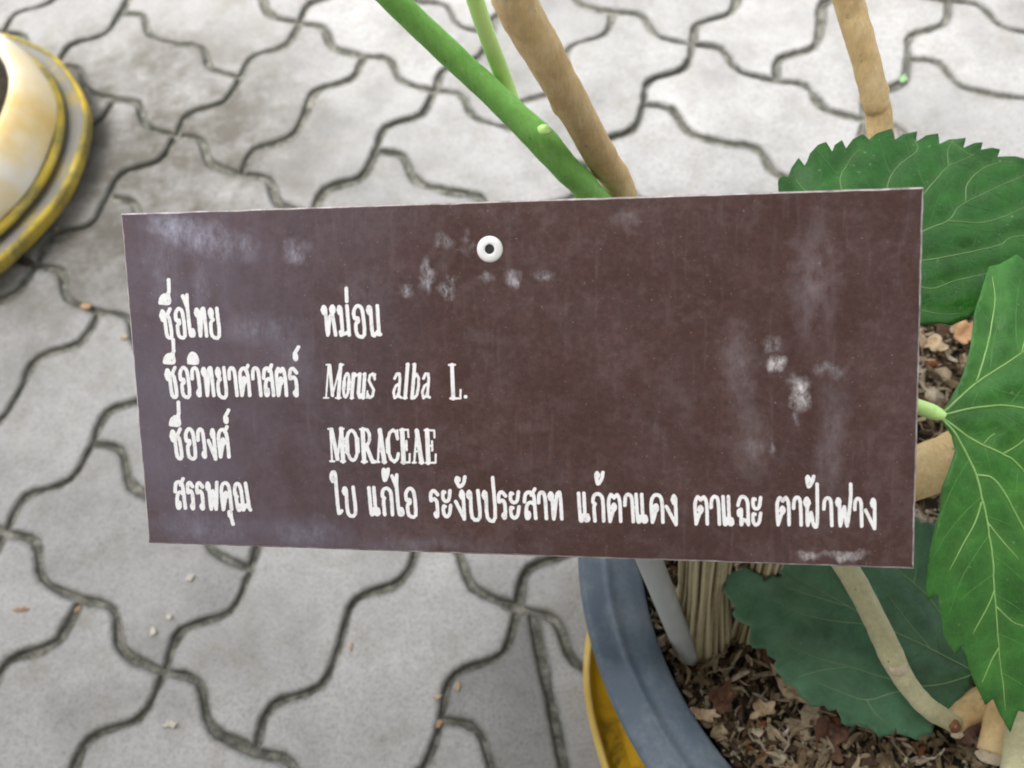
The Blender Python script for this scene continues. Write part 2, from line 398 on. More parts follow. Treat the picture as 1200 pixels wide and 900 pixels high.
# mulch: curled strips, flakes and splinters
M = NT('mulch_chips'); c = M.attr('chip')
c = M.mix(1, c, M.ramp(M.noise(260, 5, .7), [(.3, .55), (.6, 1.1)]), 'MULTIPLY'); M.col(c); M.rough(.85); M.spec(.2)
M.bump(M.noise(500, 4, .7), .5, .0006); MAT_CHIP = M.m
CHIPCOL = [((.36, .29, .19), 24), ((.26, .20, .125), 26), ((.15, .105, .06), 28), ((.46, .40, .29), 9), ((.07, .045, .028), 18), ((.17, .062, .026), 6), ((.36, .31, .25), 5)]
cw = np.array([x[1] for x in CHIPCOL], float); cw /= cw.sum()
CV, CF, CC = [], [], []; cn = 0
for q in range(12600):
    r = .206 * math.sqrt(RNG.random()); a = RNG.random() * 2 * math.pi
    x, y = CX + r * math.cos(a), CY + r * math.sin(a)
    kind = RNG.random()
    if kind < .74: L, Wd = RNG.uniform(.006, .020), RNG.uniform(.0007, .0022)
    elif kind < .96: L, Wd = RNG.uniform(.005, .012), RNG.uniform(.0016, .0038)
    else: L, Wd = RNG.uniform(.010, .020), RNG.uniform(.004, .008)
    if q >= 8600: L, Wd = RNG.uniform(.0016, .0045), RNG.uniform(.0008, .002)
    elif q > 8560: L, Wd = RNG.uniform(.03, .045), RNG.uniform(.0008, .0014)
    L = min(L, max(.006, .207 - r + .004)) 
    yaw = RNG.random() * 2 * math.pi; pitch = RNG.normal(0, .38); roll = RNG.normal(0, .8)
    z = float(soil_h(np.array([x]), np.array([y]))[0]) + RNG.uniform(-.001, .007)
    curl = RNG.normal(0, .9); sway = RNG.normal(0, .25); ns = 5
    rows = []
    for i in range(ns + 1):
        t = i / ns - .5
        wd = Wd * (1 - .75 * abs(2 * t) ** 2.2) * RNG.uniform(.75, 1.2)
        px_, py_, pz_ = L * t, L * sway * t * t, L * curl * t * t * .8
        cup = Wd * .35
        th = Wd * .28
        rows += [(px_, py_ - wd, pz_), (px_, py_, pz_ + cup), (px_, py_ + wd, pz_), (px_, py_, pz_ - th)]
    R_ = np.array((Matrix.Rotation(yaw, 3, 'Z') @ Matrix.Rotation(pitch, 3, 'Y') @ Matrix.Rotation(roll, 3, 'X')))
    Q = np.array(rows) @ R_.T + np.array([x, y, z])
    for i in range(ns):
        for k in range(4): k2 = (k + 1) % 4; CF.append((cn + i * 4 + k, cn + i * 4 + k2, cn + i * 4 + 4 + k2, cn + i * 4 + 4 + k))
    CF += [(cn, cn + 1, cn + 2, cn + 3)[::-1], tuple(cn + ns * 4 + k for k in range(4))]
    cc_ = np.array(CHIPCOL[RNG.choice(len(CHIPCOL), p=cw)][0]) * RNG.uniform(.7, 1.2)
    CV.append(Q); CC.append(np.tile(cc_, (len(Q), 1))); cn += len(Q)
mu = mesh_obj('mulch', np.vstack(CV), CF, MAT_CHIP, attrs={'chip': np.vstack(CC)}, smooth=False)
tag(mu, 'tan and brown wood chips and bark splinters covering the potting soil', 'mulch', kind='stuff')

# ------------------------------------------------------------------ the plant sign
SD = .42
k4 = [1.0, .86060475, .90890715, 1.0483024]
PXC = [(141, 250), (1083, 219), (1071, 667), (174, 637)]
CRN = [CAM + ray(*p) * SD * k for p, k in zip(PXC, k4)]
EX = CRN[1] - CRN[0]; EX /= np.linalg.norm(EX)
NF = np.cross(CRN[3] - CRN[0], CRN[1] - CRN[0]); NF /= np.linalg.norm(NF)
if NF @ (CAM - CRN[0]) < 0: NF = -NF
UP = np.cross(NF, EX)
SO = (CRN[0] + CRN[1] + CRN[2] + CRN[3]) / 4
def s_local(u, v):
    r = ray(u, v); t = (NF @ (SO - CAM)) / (NF @ r); X = CAM + r * t - SO
    return np.array([X @ EX, X @ UP])
def s_world(x, y, z): return SO + EX * x + UP * y + NF * z
STK = atz(809, 775, SZ - .012)
sign = empty('plant_sign', tuple(STK)); tag(sign, 'brown plant name plate with white Thai and Latin lettering riveted to a grey stake', 'sign')
SM = Matrix([[EX[i], UP[i], NF[i], SO[i] - STK[i]] for i in range(3)] + [[0, 0, 0, 1]])
def s_obj(name, V, F, mats, parent=sign, smooth=False, mat_idx=None):
    o = mesh_obj(name, V, F, mats, None, smooth, mat_idx)
    o.parent = parent
    if parent is sign: o.matrix_local = SM
    return o
# sign face material: brown laminate with dried residue and a bluish sky haze painted in
M = NT('brown_laminate'); M_ = M
c = M.ramp(M.noise(35, 6, .65), [(.3, (.047, .0215, .0180)), (.5, (.057, .0265, .0225)), (.72, (.072, .036, .031))])
obj = M.coord('Object'); sx = M.n('ShaderNodeSeparateXYZ'); M.lk(obj, sx.inputs[0])
# mottled water marks, drawn out downwards
mo = M.noise(1.0, 7, .68, vec=M.mapped((44, 30, 1)), dist=.35)
mot = M.ramp(mo, [(.46, 0.), (.66, 1.)])
c = M.mix(M.math('MULTIPLY', mot, .06), c, (.24, .2, .22))
grain = M.noise(330, 6, .75); c = M.mix(1, c, M.ramp(grain, [(.32, .74), (.5, 1.), (.68, 1.3)]), 'MULTIPLY')
mott = M.ramp(M.noise(105, 6, .7), [(.5, 0.), (.6, 1.)]); c = M.mix(M.math('MULTIPLY', mott, .07), c, (.26, .22, .24))
run = M.ramp(M.noise(1.0, 6, .7, vec=M.mapped((240, 22, 1), loc=(7, 2, 0))), [(.56, 0.), (.72, 1.)]); c = M.mix(M.math('MULTIPLY', run, .10), c, (.3, .27, .29))
# residue plus the sky's bluish reflection, painted over the plate's left third
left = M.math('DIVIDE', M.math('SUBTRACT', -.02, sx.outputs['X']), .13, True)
residue_haze = M.math('MULTIPLY', left, M.ramp(M.noise(1.0, 6, .7, vec=M.mapped((26, 18, 1), loc=(3, 1, 0)), dist=.6), [(.3, .25), (.68, 1.)]))
c = M.mix(M.math('MULTIPLY', residue_haze, .62), c, (.16, .15, .20))
wn = M.n('ShaderNodeTexNoise'); wn.inputs['Scale'].default_value = 150; wn.inputs['Detail'].default_value = 4; M.lk(M.coord(), wn.inputs['Vector'])
w1 = M.n('ShaderNodeVectorMath', operation='SUBTRACT'); M.lk(wn.outputs[1], w1.inputs[0]); w1.inputs[1].default_value = (.5, .5, .5)
w2 = M.n('ShaderNodeVectorMath', operation='SCALE'); M.lk(w1.outputs[0], w2.inputs[0]); w2.inputs['Scale'].default_value = .011
w3 = M.n('ShaderNodeVectorMath', operation='ADD'); M.lk(M.coord(), w3.inputs[0]); M.lk(w2.outputs[0], w3.inputs[1]); WARP = w3.outputs[0]
def blob(u, v, ru, rv, stren, color=(.62, .63, .68), nscale=220, lo=.45, hi=.6, rot=0.):
    """a dried smear round a plate position (photo pixels), broken up by noise"""
    global c
    p = s_local(u, v); sc = .000385
    mp = M.n('ShaderNodeMapping', vector_type='TEXTURE'); mp.inputs['Location'].default_value = (p[0], p[1], 0); mp.inputs['Scale'].default_value = (ru * sc, rv * sc, 1); mp.inputs['Rotation'].default_value = (0, 0, rot)
    M.lk(WARP, mp.inputs[0])
    ln = M.n('ShaderNodeVectorMath', operation='LENGTH'); M.lk(mp.outputs[0], ln.inputs[0])
    f = M.math('SUBTRACT', 1.0, ln.outputs['Value'], True)
    f = M.math('POWER', f, 1.1)
    nz = M.ramp(M.noise(1.0, 7, .75, vec=M.mapped((nscale * 1.5, nscale * .8, 1))), [(lo - .06, 0.), (hi + .08, 1.)])
    c = M.mix(M.math('MULTIPLY', M.math('MULTIPLY', f, nz, True), stren), c, color)
for b in [(240, 280, 95, 26, .8, (.42, .42, .52), 130, .42, .62, -.25), (205, 268, 45, 22, .85, (.42, .43, .53), 150, .42, .6, -.3), (345, 295, 22, 16, .75, (.45, .45, .55), 160, .42, .6, .6),
          (500, 322, 11, 24, .8, (.6, .6, .66), 260, .42, .58, 0), (520, 283, 16, 10, .5), (524, 342, 14, 12, .8), (477, 342, 14, 8, .7), (568, 325, 16, 8, .5), (600, 328, 10, 14, .8), (640, 322, 14, 9, .65), (532, 330, 10, 8, .6),
          (548, 285, 9, 22, .35), (910, 428, 13, 14, .95, (.74, .72, .72), 320, .4, .54, .6), (938, 460, 15, 26, .95, (.75, .74, .74), 330, .4, .54, 0), (905, 402, 10, 10, .5), (973, 433, 22, 9, .4),
          (934, 492, 6, 9, .6), (905, 527, 6, 10, .6), (990, 652, 34, 8, .75, (.6, .6, .6), 300, .4, .55, .05), (948, 650, 14, 7, .75, (.6, .6, .6), 300, .4, .55, 0), (900, 661, 14, 6, .9),
          (865, 430, 24, 70, .42, (.4, .36, .38), 120, .4, .6, .1), (880, 520, 26, 50, .4, (.4, .36, .38), 120, .4, .6, -.1), (955, 330, 32, 90, .36, (.42, .38, .42), 120, .4, .62, 0), (975, 520, 26, 110, .32, (.4, .36, .4), 120, .4, .62, 0),
          (430, 345, 40, 30, .22, (.4, .4, .48), 90, .42, .6, 0), (300, 385, 60, 24, .45, (.35, .36, .45), 110, .4, .6, .1), (345, 420, 40, 60, .3, (.35, .36, .45), 110, .4, .6, .4), (730, 255, 30, 14, .3, (.45, .42, .45), 150, .42, .6, .3),
          (240, 620, 90, 28, .42, (.32, .34, .45), 150, .36, .62, 0), (360, 625, 70, 30, .4, (.3, .33, .44), 100, .38, .6, 0), (190, 330, 26, 90, .4, (.33, .33, .42), 120, .38, .6, 0), (235, 340, 14, 60, .4, (.34, .34, .44), 150, .38, .6, 0), (500, 640, 160, 16, .3, (.34, .34, .42), 90, .38, .6, 0)]:
    blob(*b)
# dust specks along the lower edge
fl = M.ramp(M.noise(900, 2, .5), [(.70, 0.), (.76, 1.)]); c = M.mix(M.math('MULTIPLY', fl, .35), c, (.5, .48, .5))
M.col(c); M.rough(M.ramp(mo, [(.4, .44), (.65, .6)])); M.spec(.36)
M.bump(M.math('ADD', grain, M.math('MULTIPLY', mo, 1.0)), .16, .0008)
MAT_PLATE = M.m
M = NT('worn_plate_edge'); M.col(M.ramp(M.noise(160, 5, .7), [(.3, (.17, .13, .125)), (.5, (.33, .29, .28)), (.7, (.55, .52, .51))])); M.rough(.7); MAT_EDGE = M.m
LCN = [np.array([(X - SO) @ EX, (X - SO) @ UP]) for X in CRN]
def dens(P, n):
    out = []
    for i in range(4):
        for k in range(n): out.append(P[i] + (P[(i + 1) % 4] - P[i]) * k / n)
    return np.array(out)
cen = sum(LCN) / 4
out_ = dens(LCN, 60)
dirs = np.sign(out_ - cen)
jn = (vnoise(np.c_[out_ * 300, np.zeros(len(out_))], 4) - .5)
O = out_ - dirs * (np.abs(jn)[:, None] * .0004)
def plate_inset(P, d):
    Q = P.copy()
    for i in range(len(P)):
        a, b = P[i - 1], P[(i + 1) % len(P)]; t = (b - a) / np.linalg.norm(b - a); Q[i] += np.array([t[1], -t[0]]) * d
    return Q
I = plate_inset(O, .00075)
I = I + np.c_[jn, jn] * .0003
n = len(O)
V = np.vstack([np.c_[I, np.zeros(n)], np.c_[O, np.full(n, -.0006)], np.c_[O, np.full(n, -.0030)]])
F = [tuple(range(n))[::-1]]; MI = [0]
for k in range(n):
    k2 = (k + 1) % n; F.append((k, k2, n + k2, n + k)); MI.append(1); F.append((n + k, n + k2, 2 * n + k2, 2 * n + k)); MI.append(1)
F.append(tuple(2 * n + k for k in range(n))); MI.append(0)
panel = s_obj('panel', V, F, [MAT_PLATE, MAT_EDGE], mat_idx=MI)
# rivet
rx, ry = s_local(574, 292)
M = NT('rivet_aluminium'); M.col((.78, .78, .77)); M.rough(.45); M.b.inputs['Metallic'].default_value = .25; M.bump(M.noise(900, 3, .6), .2, .0003); MAT_RIVET = M.m
mm = .001
prof = smooth_profile([(2.15 * mm, .1 * mm), (2.2 * mm, .9 * mm), (2.6 * mm, 1.15 * mm), (4.0 * mm, 1.1 * mm), (5.3 * mm, .6 * mm), (5.8 * mm, .02 * mm)], 4)
V, F = lathe_geo(rx, ry, prof, 48); F = [f[::-1] for f in F]; riv = s_obj('rivet', V, F, MAT_RIVET, smooth=True)
M = NT('rivet_hole'); M.col((.03, .03, .035)); M.rough(.5); M.b.inputs['Metallic'].default_value = .4
V, F = lathe_geo(rx, ry, [(2.15 * mm, .12 * mm), (1.2 * mm, .2 * mm), (.05 * mm, .3 * mm)], 24); s_obj('rivet_pin', V, F, M.m, riv, True)
# stake: grey pipe pushed into the soil, bent flat behind the plate
M = NT('grey_pipe'); c = M.ramp(M.noise(40, 6, .65, vec=M.mapped((1, 1, .3))), [(.3, (.33, .35, .35)), (.6, (.41, .43, .425)), (.8, (.5, .51, .5))]); M.col(c); M.rough(.45); M.bump(M.noise(200, 4, .6), .1, .0006); MAT_PIPE = M.m
b1 = np.array(s_world(*s_local(700, 520), -.016)); b2 = np.array(s_world(*(s_local(574, 292) + np.array([.02, -.035])), -.0118)); b3 = np.array(s_world(*(s_local(574, 292) + np.array([-.004, .008])), -.0118))
mid = STK * .5 + b1 * .5
V, F = tube_geo([STK, mid, b1, b2, b3], [.0072, .0072, .0072, .0072, .0072], 24, 10); mesh_obj('stake', V, F, MAT_PIPE, sign)

# ------------------------------------------------------------------ lettering: strokes in a cell (x 0..1 left to right, y 0 top of body .. 1 baseline)
LP = [(.04, .15), (.15, .03), (.28, .12), (.17, .27), (.04, .15)]
TH = {
 'ช': [[(.05, .25), (.22, .08), (.38, .22), (.22, .42), (.05, .25)], [(.38, .22), (.42, .5), (.52, 1), (.95, 1), (.85, .38), (.68, .24), (.98, 0)]],
 'อ': [[(.3, .45), (.12, .42), (.08, .2), (.35, .02), (.66, .02), (.9, .22), (.96, 1), (.3, 1), (.22, .62), (.44, .55), (.42, .42), (.24, .44)]],
 'ไ': [[(.04, -.46), (.2, -.3), (.42, -.05)], [(.5, -.5), (.45, -.05), (.55, .85), (.7, 1), (.93, .95), (.85, .78), (.62, .8)]],
 'ใ': [[(.42, -.32), (.2, -.22), (.05, -.38), (.2, -.56), (.48, -.5), (.52, 0), (.62, .9), (.75, 1), (.95, .92)]],
 'ท': [LP, [(.28, .12), (.36, 1), (.6, .18), (.74, .02), (.88, .1), (.97, 1)]],
 'ห': [LP, [(.28, .12), (.36, 1), (.56, .45), (.74, .3), (.95, .15), (.85, .02), (.7, .12), (.82, .35), (.97, 1)]],
 'ย': [[(.38, .16), (.22, .03), (.08, .16), (.2, .32), (.42, .42), (.14, .54), (.2, 1), (.97, 1), (.9, 0)], [(.38, .16), (.28, .32)]],
 'ว': [[(.06, .4), (.14, .1), (.5, .01), (.84, .18), (.95, .92), (.8, 1), (.66, .9), (.85, .8)]],
 'า': [[(.06, .4), (.14, .1), (.5, .01), (.84, .18), (.97, 1)]],
 'ศ': [[(.14, 1), (.05, .3), (.3, .05), (.68, .05), (.9, .3), (.97, 1)], [(.16, .98), (.4, .62), (.6, .48), (.48, .36), (.34, .48), (.5, .56)], [(.72, .1), (.97, -.08)]],
 'ค': [[(.14, 1), (.05, .3), (.3, .03), (.7, .03), (.9, .28), (.97, 1)], [(.16, .98), (.4, .62), (.6, .48), (.48, .36), (.34, .48), (.5, .56)]],
 'ส': [[(.05, .38), (.18, .08), (.55, .02), (.86, .18), (.97, 1)], [(.92, .5), (.6, .4), (.3, .48), (.16, .8), (.25, 1), (.42, .95), (.42, .8), (.22, .76)], [(.66, .12), (.95, -.1)]],
 'ต': [[(.14, 1), (.05, .3), (.25, .03), (.48, .14), (.72, .03), (.92, .28), (.97, 1)], [(.16, .98), (.38, .64), (.58, .5), (.46, .38), (.33, .5), (.5, .58)]],
 'ด': [[(.14, 1), (.05, .3), (.3, .03), (.7, .03), (.92, .28), (.97, 1)], [(.16, .98), (.36, .66), (.28, .46), (.45, .38), (.54, .52), (.36, .62)]],
 'ร': [[(.95, .18), (.5, .03), (.12, .12), (.1, .4), (.5, .34), (.82, .48), (.84, .95), (.68, 1), (.55, .9), (.78, .82)]],
 'ง': [[(.62, .18), (.76, .03), (.93, .14), (.8, .3), (.62, .18)], [(.93, .14), (.97, 1), (.84, .98), (.05, .42)]],
 'พ': [[(.04, .15), (.13, .03), (.24, .12), (.14, .27), (.04, .15)], [(.22, .12), (.3, 1), (.56, .32), (.74, 1), (.96, 0)]],
 'ฟ': [[(.04, .15), (.13, .03), (.24, .12), (.14, .27), (.04, .15)], [(.22, .12), (.3, 1), (.54, .32), (.74, 1), (.94, .05), (.93, -.5)]],
 'ฝ': [[(.38, .2), (.22, .32), (.08, .17), (.22, .03), (.38, .2), (.26, .38), (.3, 1), (.52, .55), (.72, 1), (.97, .92), (.93, -.48)]],
 'ฉ': [[(.08, .3), (.3, .02), (.68, .02), (.9, .25), (.96, 1)], [(.35, .45), (.14, .5), (.16, .66), (.36, .6), (.35, .45)], [(.36, .6), (.36, 1), (.55, .82), (.95, .95)]],
 'ณ': [[(.2, .5), (.06, .38), (.12, .08), (.32, .02), (.46, .25), (.54, 1)], [(.1, .35), (.2, .95), (.33, .98), (.34, .82)], [(.54, .98), (.74, .82), (.97, 1)], [(.76, 0), (.9, .9)]],
 'น': [LP, [(.28, .12), (.36, 1), (.8, .86)], [(.84, 0), (.88, .88), (.98, .98), (.82, .98)]],
 'ม': [LP, [(.28, .12), (.33, .86), (.16, .88), (.2, 1), (.36, .98), (.92, .9)], [(.88, 0), (.95, 1)]],
 'บ': [LP, [(.28, .12), (.35, 1), (.97, 1), (.88, 0)]],
 'ป': [LP, [(.28, .12), (.35, 1), (.97, 1), (.86, -.5)]],
 'ก': [[(.2, 1), (.14, .5), (.24, .38), (.05, .3), (.15, .08), (.5, .01), (.85, .12), (.94, .4), (.97, 1)]],
 'แ': [[(.05, 0), (.15, .82), (.22, 1), (.38, .96), (.34, .8)], [(.54, 0), (.62, .82), (.7, 1), (.94, .96), (.86, .8)]],
 'ะ': [[(.3, .08), (.1, .08), (.12, .32), (.4, .42), (.75, .34), (.9, .02)], [(.3, .62), (.1, .62), (.12, .88), (.4, 1), (.75, .9), (.92, .58)]],
 'UEE': [[(.06, .88), (.16, .5), (.5, .22), (.9, .3), (.96, .9), (.06, .88)], [(.3, .75), (.7, .5)], [(.55, .9), (.62, .35)], [(.92, .4), (.95, 0)]],
 'I': [[(.06, .9), (.12, .4), (.45, .06), (.85, .3), (.96, .92), (.06, .9)], [(.3, .7), (.6, .4), (.7, .75)]],
 'EK': [[(.45, 0), (.55, 1)]],
 'THO': [[(.4, .25), (.2, .08), (.08, .3), (.3, .42), (.4, .25)], [(.08, .3), (.3, .95), (.75, .55), (.92, .06)]],
 'HAN': [[(.35, .2), (.14, .12), (.08, .45), (.35, .35)], [(.08, .4), (.38, .95), (.78, .65), (.93, .04)]],
 'KAR': [[(.92, .02), (.6, .25), (.2, .5), (.2, .85), (.45, .92), (.5, .65), (.25, .5)]],
 'U': [[(.35, .1), (.1, .12), (.2, .4), (.5, .3), (.4, .08)], [(.45, .3), (.65, .7), (.9, 1)]],
}
def ell(cx, cy, rx, ry, a0=0, a1=360, n=20): return [(cx + rx * math.cos(math.radians(a0 + (a1 - a0) * i / n)), cy + ry * math.sin(math.radians(a0 + (a1 - a0) * i / n))) for i in range(n + 1)]
LA = {   # each stroke: (width factor, polyline)
 'M': [(.55, [(0, 0), (.24, 0)]), (.55, [(.13, 0), (.13, 1)]), (1.1, [(.2, .02), (.5, .93)]), (.6, [(.5, .93), (.82, .02)]), (1.2, [(.84, 0), (.86, 1)]), (.55, [(0, 1), (.28, 1)]), (.55, [(.7, 1), (1, 1)]), (.55, [(.78, 0), (1, 0)])],
 'O': [(.9, ell(.5, .5, .42, .46)), (1.25, [(.1, .3), (.1, .7)]), (1.25, [(.9, .3), (.9, .7)])],
 'R': [(.55, [(0, 0), (.5, 0)]), (1.2, [(.2, 0), (.2, 1)]), (.9, [(.3, 0), (.55, .02), (.7, .14), (.7, .32), (.55, .46), (.3, .5)]), (1.1, [(.42, .5), (.85, 1), (1, 1)]), (.55, [(0, 1), (.42, 1)])],
 'A': [(.6, [(.5, 0), (.15, 1)]), (1.25, [(.5, .02), (.82, 1)]), (.55, [(.28, .66), (.7, .66)]), (.55, [(0, 1), (.3, 1)]), (.55, [(.62, 1), (1, 1)])],
 'C': [(.9, [(.95, .26), (.85, .08), (.6, .01), (.3, .1), (.12, .35), (.12, .65), (.3, .9), (.6, .99), (.85, .9), (.96, .74)]), (1.25, [(.12, .32), (.12, .68)]), (.6, [(.96, .02), (.95, .3)])],
 'E': [(.55, [(0, 0), (.93, 0), (.95, .22)]), (1.25, [(.25, 0), (.25, 1)]), (.6, [(.3, .48), (.68, .48)]), (.6, [(.68, .34), (.68, .62)]), (.55, [(0, 1), (.95, 1), (1, .74)])],
 'L': [(.7, [(0, 0), (.55, 0)]), (1.3, [(.28, 0), (.28, 1)]), (.7, [(0, 1), (.95, 1), (1, .75)])],
 '.': [(1.25, [(.45, .95), (.55, .95)])],
 'o': [(.9, ell(.5, .62, .4, .36)), (1.2, [(.14, .5), (.14, .75)]), (1.2, [(.86, .5), (.86, .75)])],
 'r': [(1.2, [(.3, .28), (.3, 1)]), (.6, [(0, .28), (.3, .28)]), (.6, [(0, 1), (.65, 1)]), (1., [(.35, .42), (.6, .28), (.9, .32)])],
 'u': [(1.2, [(.2, .28), (.22, .85), (.4, .98), (.75, .88)]), (1.2, [(.8, .28), (.82, 1)]), (.6, [(0, .28), (.2, .28)]), (.6, [(.6, .28), (.8, .28)]), (.6, [(.82, 1), (1, 1)])],
 's': [(.9, [(.85, .42), (.6, .27), (.25, .32), (.18, .48), (.5, .62), (.85, .76), (.75, .94), (.45, 1), (.12, .88)]), (.6, [(.86, .28), (.86, .45)]), (.6, [(.1, .8), (.1, 1)])],
 'a': [(.95, [(.12, .42), (.3, .28), (.58, .28), (.7, .42), (.72, .95), (.98, .98)]), (.9, [(.7, .56), (.3, .64), (.12, .82), (.3, 1), (.55, .95), (.7, .82)])],
 'l': [(1.2, [(.45, 0), (.5, 1)]), (.6, [(.1, 0), (.45, 0)]), (.6, [(.05, 1), (.95, 1)])],
 'b': [(1.15, [(.22, 0), (.24, 1)]), (.6, [(0, 0), (.22, 0)]), (.95, [(.26, .42), (.5, .28), (.82, .4), (.9, .65), (.8, .9), (.5, 1), (.26, .92)])],
}
def lean(x): return .085 - .112 * (x - 141) / 942
HW = 2.1
def word(name, glyphs, y0, y1, slope, xref, latin=False, hw=HW):
    """glyphs: (key, x_left, x_right[, y_top, y_bottom]) in photo pixels measured on the plate"""
    segs = []
    for g in glyphs:
        key, xl, xr = g[:3]; mark = len(g) > 3
        lib = LA[key] if latin else [(1.0, p) for p in TH[key]]
        dy = slope * ((xl + xr) / 2 - xref)
        yt, yb = (g[3], g[4]) if mark else (y0 + dy, y1 + dy)
        ym = (yt + yb) / 2; h_ = hw
        a, b = xl + h_ * .9, xr - h_ * .9
        t_, b_ = (yt + h_ * .9, yb - h_ * .9) if mark or not latin else (yt + h_ * .55, yb - h_ * .55)
        if mark and xr - xl < 2 * h_ + .6: a = b = (xl + xr) / 2
        for wf, pl in lib:
            Q = np.array([(a + (b - a) * x, t_ + (b_ - t_) * y) for x, y in pl])
            if not latin and len(Q) > 2: Q = catmull(Q, 3)
            Q[:, 0] += (lean(Q[:, 0]) - (.13 if name in ('genus', 'species') else 0)) * (Q[:, 1] - ym) * (1.0 if not mark else 0.6)
            for i in range(len(Q) - 1): segs.append((Q[i], Q[i + 1], h_ * wf))
    A = np.array([s[0] for s in segs]); B = np.array([s[1] for s in segs]); R = np.array([s[2] for s in segs])
    st = .42
    x0, x1 = min(A[:, 0].min(), B[:, 0].min()) - 4, max(A[:, 0].max(), B[:, 0].max()) + 4
    ya, yb = min(A[:, 1].min(), B[:, 1].min()) - 4, max(A[:, 1].max(), B[:, 1].max()) + 4
    gx = np.arange(x0, x1, st); gy = np.arange(ya, yb, st)
    G = np.stack(np.meshgrid(gx, gy), -1).reshape(-1, 2)
    D = np.full(len(G), 1e9)
    for a, b, r in zip(A, B, R):
        ab = b - a; t = np.clip(((G - a) @ ab) / max(ab @ ab, 1e-9), 0, 1)
        D = np.minimum(D, np.linalg.norm(G - a - t[:, None] * ab, axis=1) - r)
    D += (vnoise(np.c_[G * np.array([.5, .9]), np.zeros(len(G))], 8) - .5) * .4
    D = D.reshape(len(gy), len(gx))
    vid = {}; V = []; F = []
    def vert(k, p):
        if k not in vid: vid[k] = len(V); V.append(p)
        return vid[k]
    ins = D < 0
    for j in range(len(gy) - 1):
        for i in range(len(gx) - 1):
            if not (ins[j, i] or ins[j, i + 1] or ins[j + 1, i] or ins[j + 1, i + 1]): continue
            cs = [(i, j), (i + 1, j), (i + 1, j + 1), (i, j + 1)]; poly = []
            for q in range(4):
                c0, c1 = cs[q], cs[(q + 1) % 4]; d0, d1 = D[c0[1], c0[0]], D[c1[1], c1[0]]
                if d0 < 0: poly.append(vert(('c',) + c0, (gx[c0[0]], gy[c0[1]])))
                if (d0 < 0) != (d1 < 0):
                    t = d0 / (d0 - d1); kk = ('e',) + tuple(sorted((c0, c1)))
                    poly.append(vert(kk, (gx[c0[0]] + (gx[c1[0]] - gx[c0[0]]) * t, gy[c0[1]] + (gy[c1[1]] - gy[c0[1]]) * t)))
            if len(poly) >= 3: F.append(tuple(poly))
    cnt = {}
    for f in F:
        for q in range(len(f)): e = (f[q], f[(q + 1) % len(f)]); cnt[e] = 1
    L = np.array([s_local(*p) for p in V]); nv = len(L)
    VV = np.vstack([np.c_[L, np.full(nv, .00016)], np.c_[L, np.full(nv, .00002)]])
    walls = [(a, b, nv + b, nv + a)[::-1] for (a, b) in cnt if (b, a) not in cnt]
    return s_obj('lettering', VV, [f[::-1] for f in F] + walls, MAT_INK)
M = NT('white_letter_paint'); c = M.ramp(M.noise(260, 6, .75), [(.28, (.52, .5, .5)), (.45, (.80, .80, .80)), (.7, (.86, .86, .87))]); M.col(c); M.rough(.6); M.bump(M.noise(500, 4, .6), .25, .0004); MAT_INK = M.m
word('name_th', [('ช', 186.9, 202.6), ('UEE', 185, 200.2, 341, 358.4), ('EK', 196, 200, 326, 343.5), ('อ', 203.8, 218), ('ไ', 214.2, 229), ('ท', 227.8, 243.4), ('ย', 243.6, 258.2)], 359.8, 395.6, -.01, 220)
word('sci_th', [('ช', 192.8, 208.4), ('UEE', 190.4, 205.6, 411, 428), ('EK', 201.2, 205.4, 396, 413.5), ('อ', 209, 223.4), ('ว', 223.2, 235.9), ('I', 218.8, 233.2, 411.5, 428), ('ท', 235.8, 251.8), ('ย', 252.2, 266.4), ('า', 266.6, 279), ('ศ', 279.2, 294), ('า', 294.3, 307), ('ส', 306.8, 322), ('ต', 322, 337.2), ('ร', 337.6, 350.6), ('KAR', 342.2, 352.4, 404.5, 424.4)], 429, 465.2, 0, 270)
word('mulberry_th', [('ห', 376, 394.8), ('ม', 394.6, 411), ('EK', 403.8, 408.6, 336, 355), ('อ', 412.2, 428.6), ('น', 429, 447.2)], 356.4, 394.4, 0, 410)
word('genus', [('M', 379.4, 402.6), ('o', 400.8, 411.8), ('r', 410.6, 419), ('u', 417.6, 430.4), ('s', 429, 442)], 426.4, 467.2, 0, 410, True, 1.75)
word('species', [('a', 459.4, 473.4), ('l', 472.6, 480.4), ('b', 480.6, 493.6), ('a', 493.2, 507)], 426, 467.4, 0, 480, True, 1.75)
word('author', [('L', 525.4, 541), ('.', 542, 548)], 426.6, 467.8, 0, 530, True, 1.75)
word('family_th', [('ช', 198.8, 214.4), ('UEE', 197.4, 211.9, 484, 501), ('EK', 207.4, 211.4, 469.5, 486.5), ('อ', 215.6, 230.2), ('ว', 230, 242), ('ง', 242.3, 253.6), ('ศ', 254, 269.6), ('KAR', 260.8, 270.6, 478.5, 498)], 500.8, 537.2, 0, 230)
word('family', [('M', 384, 405.6), ('O', 403.2, 422.2), ('R', 421, 440), ('A', 438.4, 453.6), ('C', 451.2, 468.9), ('E', 467.8, 481.6), ('A', 480.8, 497.6), ('E', 496.4, 512.2)], 501.2, 541.6, .016, 390, True, 2.1)
word('uses_th', [('ส', 203.2, 218.4), ('ร', 218.2, 228.8), ('ร', 229, 240.4), ('พ', 240.8, 257.6), ('ค', 257.4, 272.6), ('U', 266.4, 275.4, 596, 616), ('ณ', 272.4, 295.2)], 562.3, 597.2, .03, 210)
word('leaf_th', [('ใ', 387.2, 402.2), ('บ', 400.6, 418.2)], 568.8, 603.2, .02, 400)
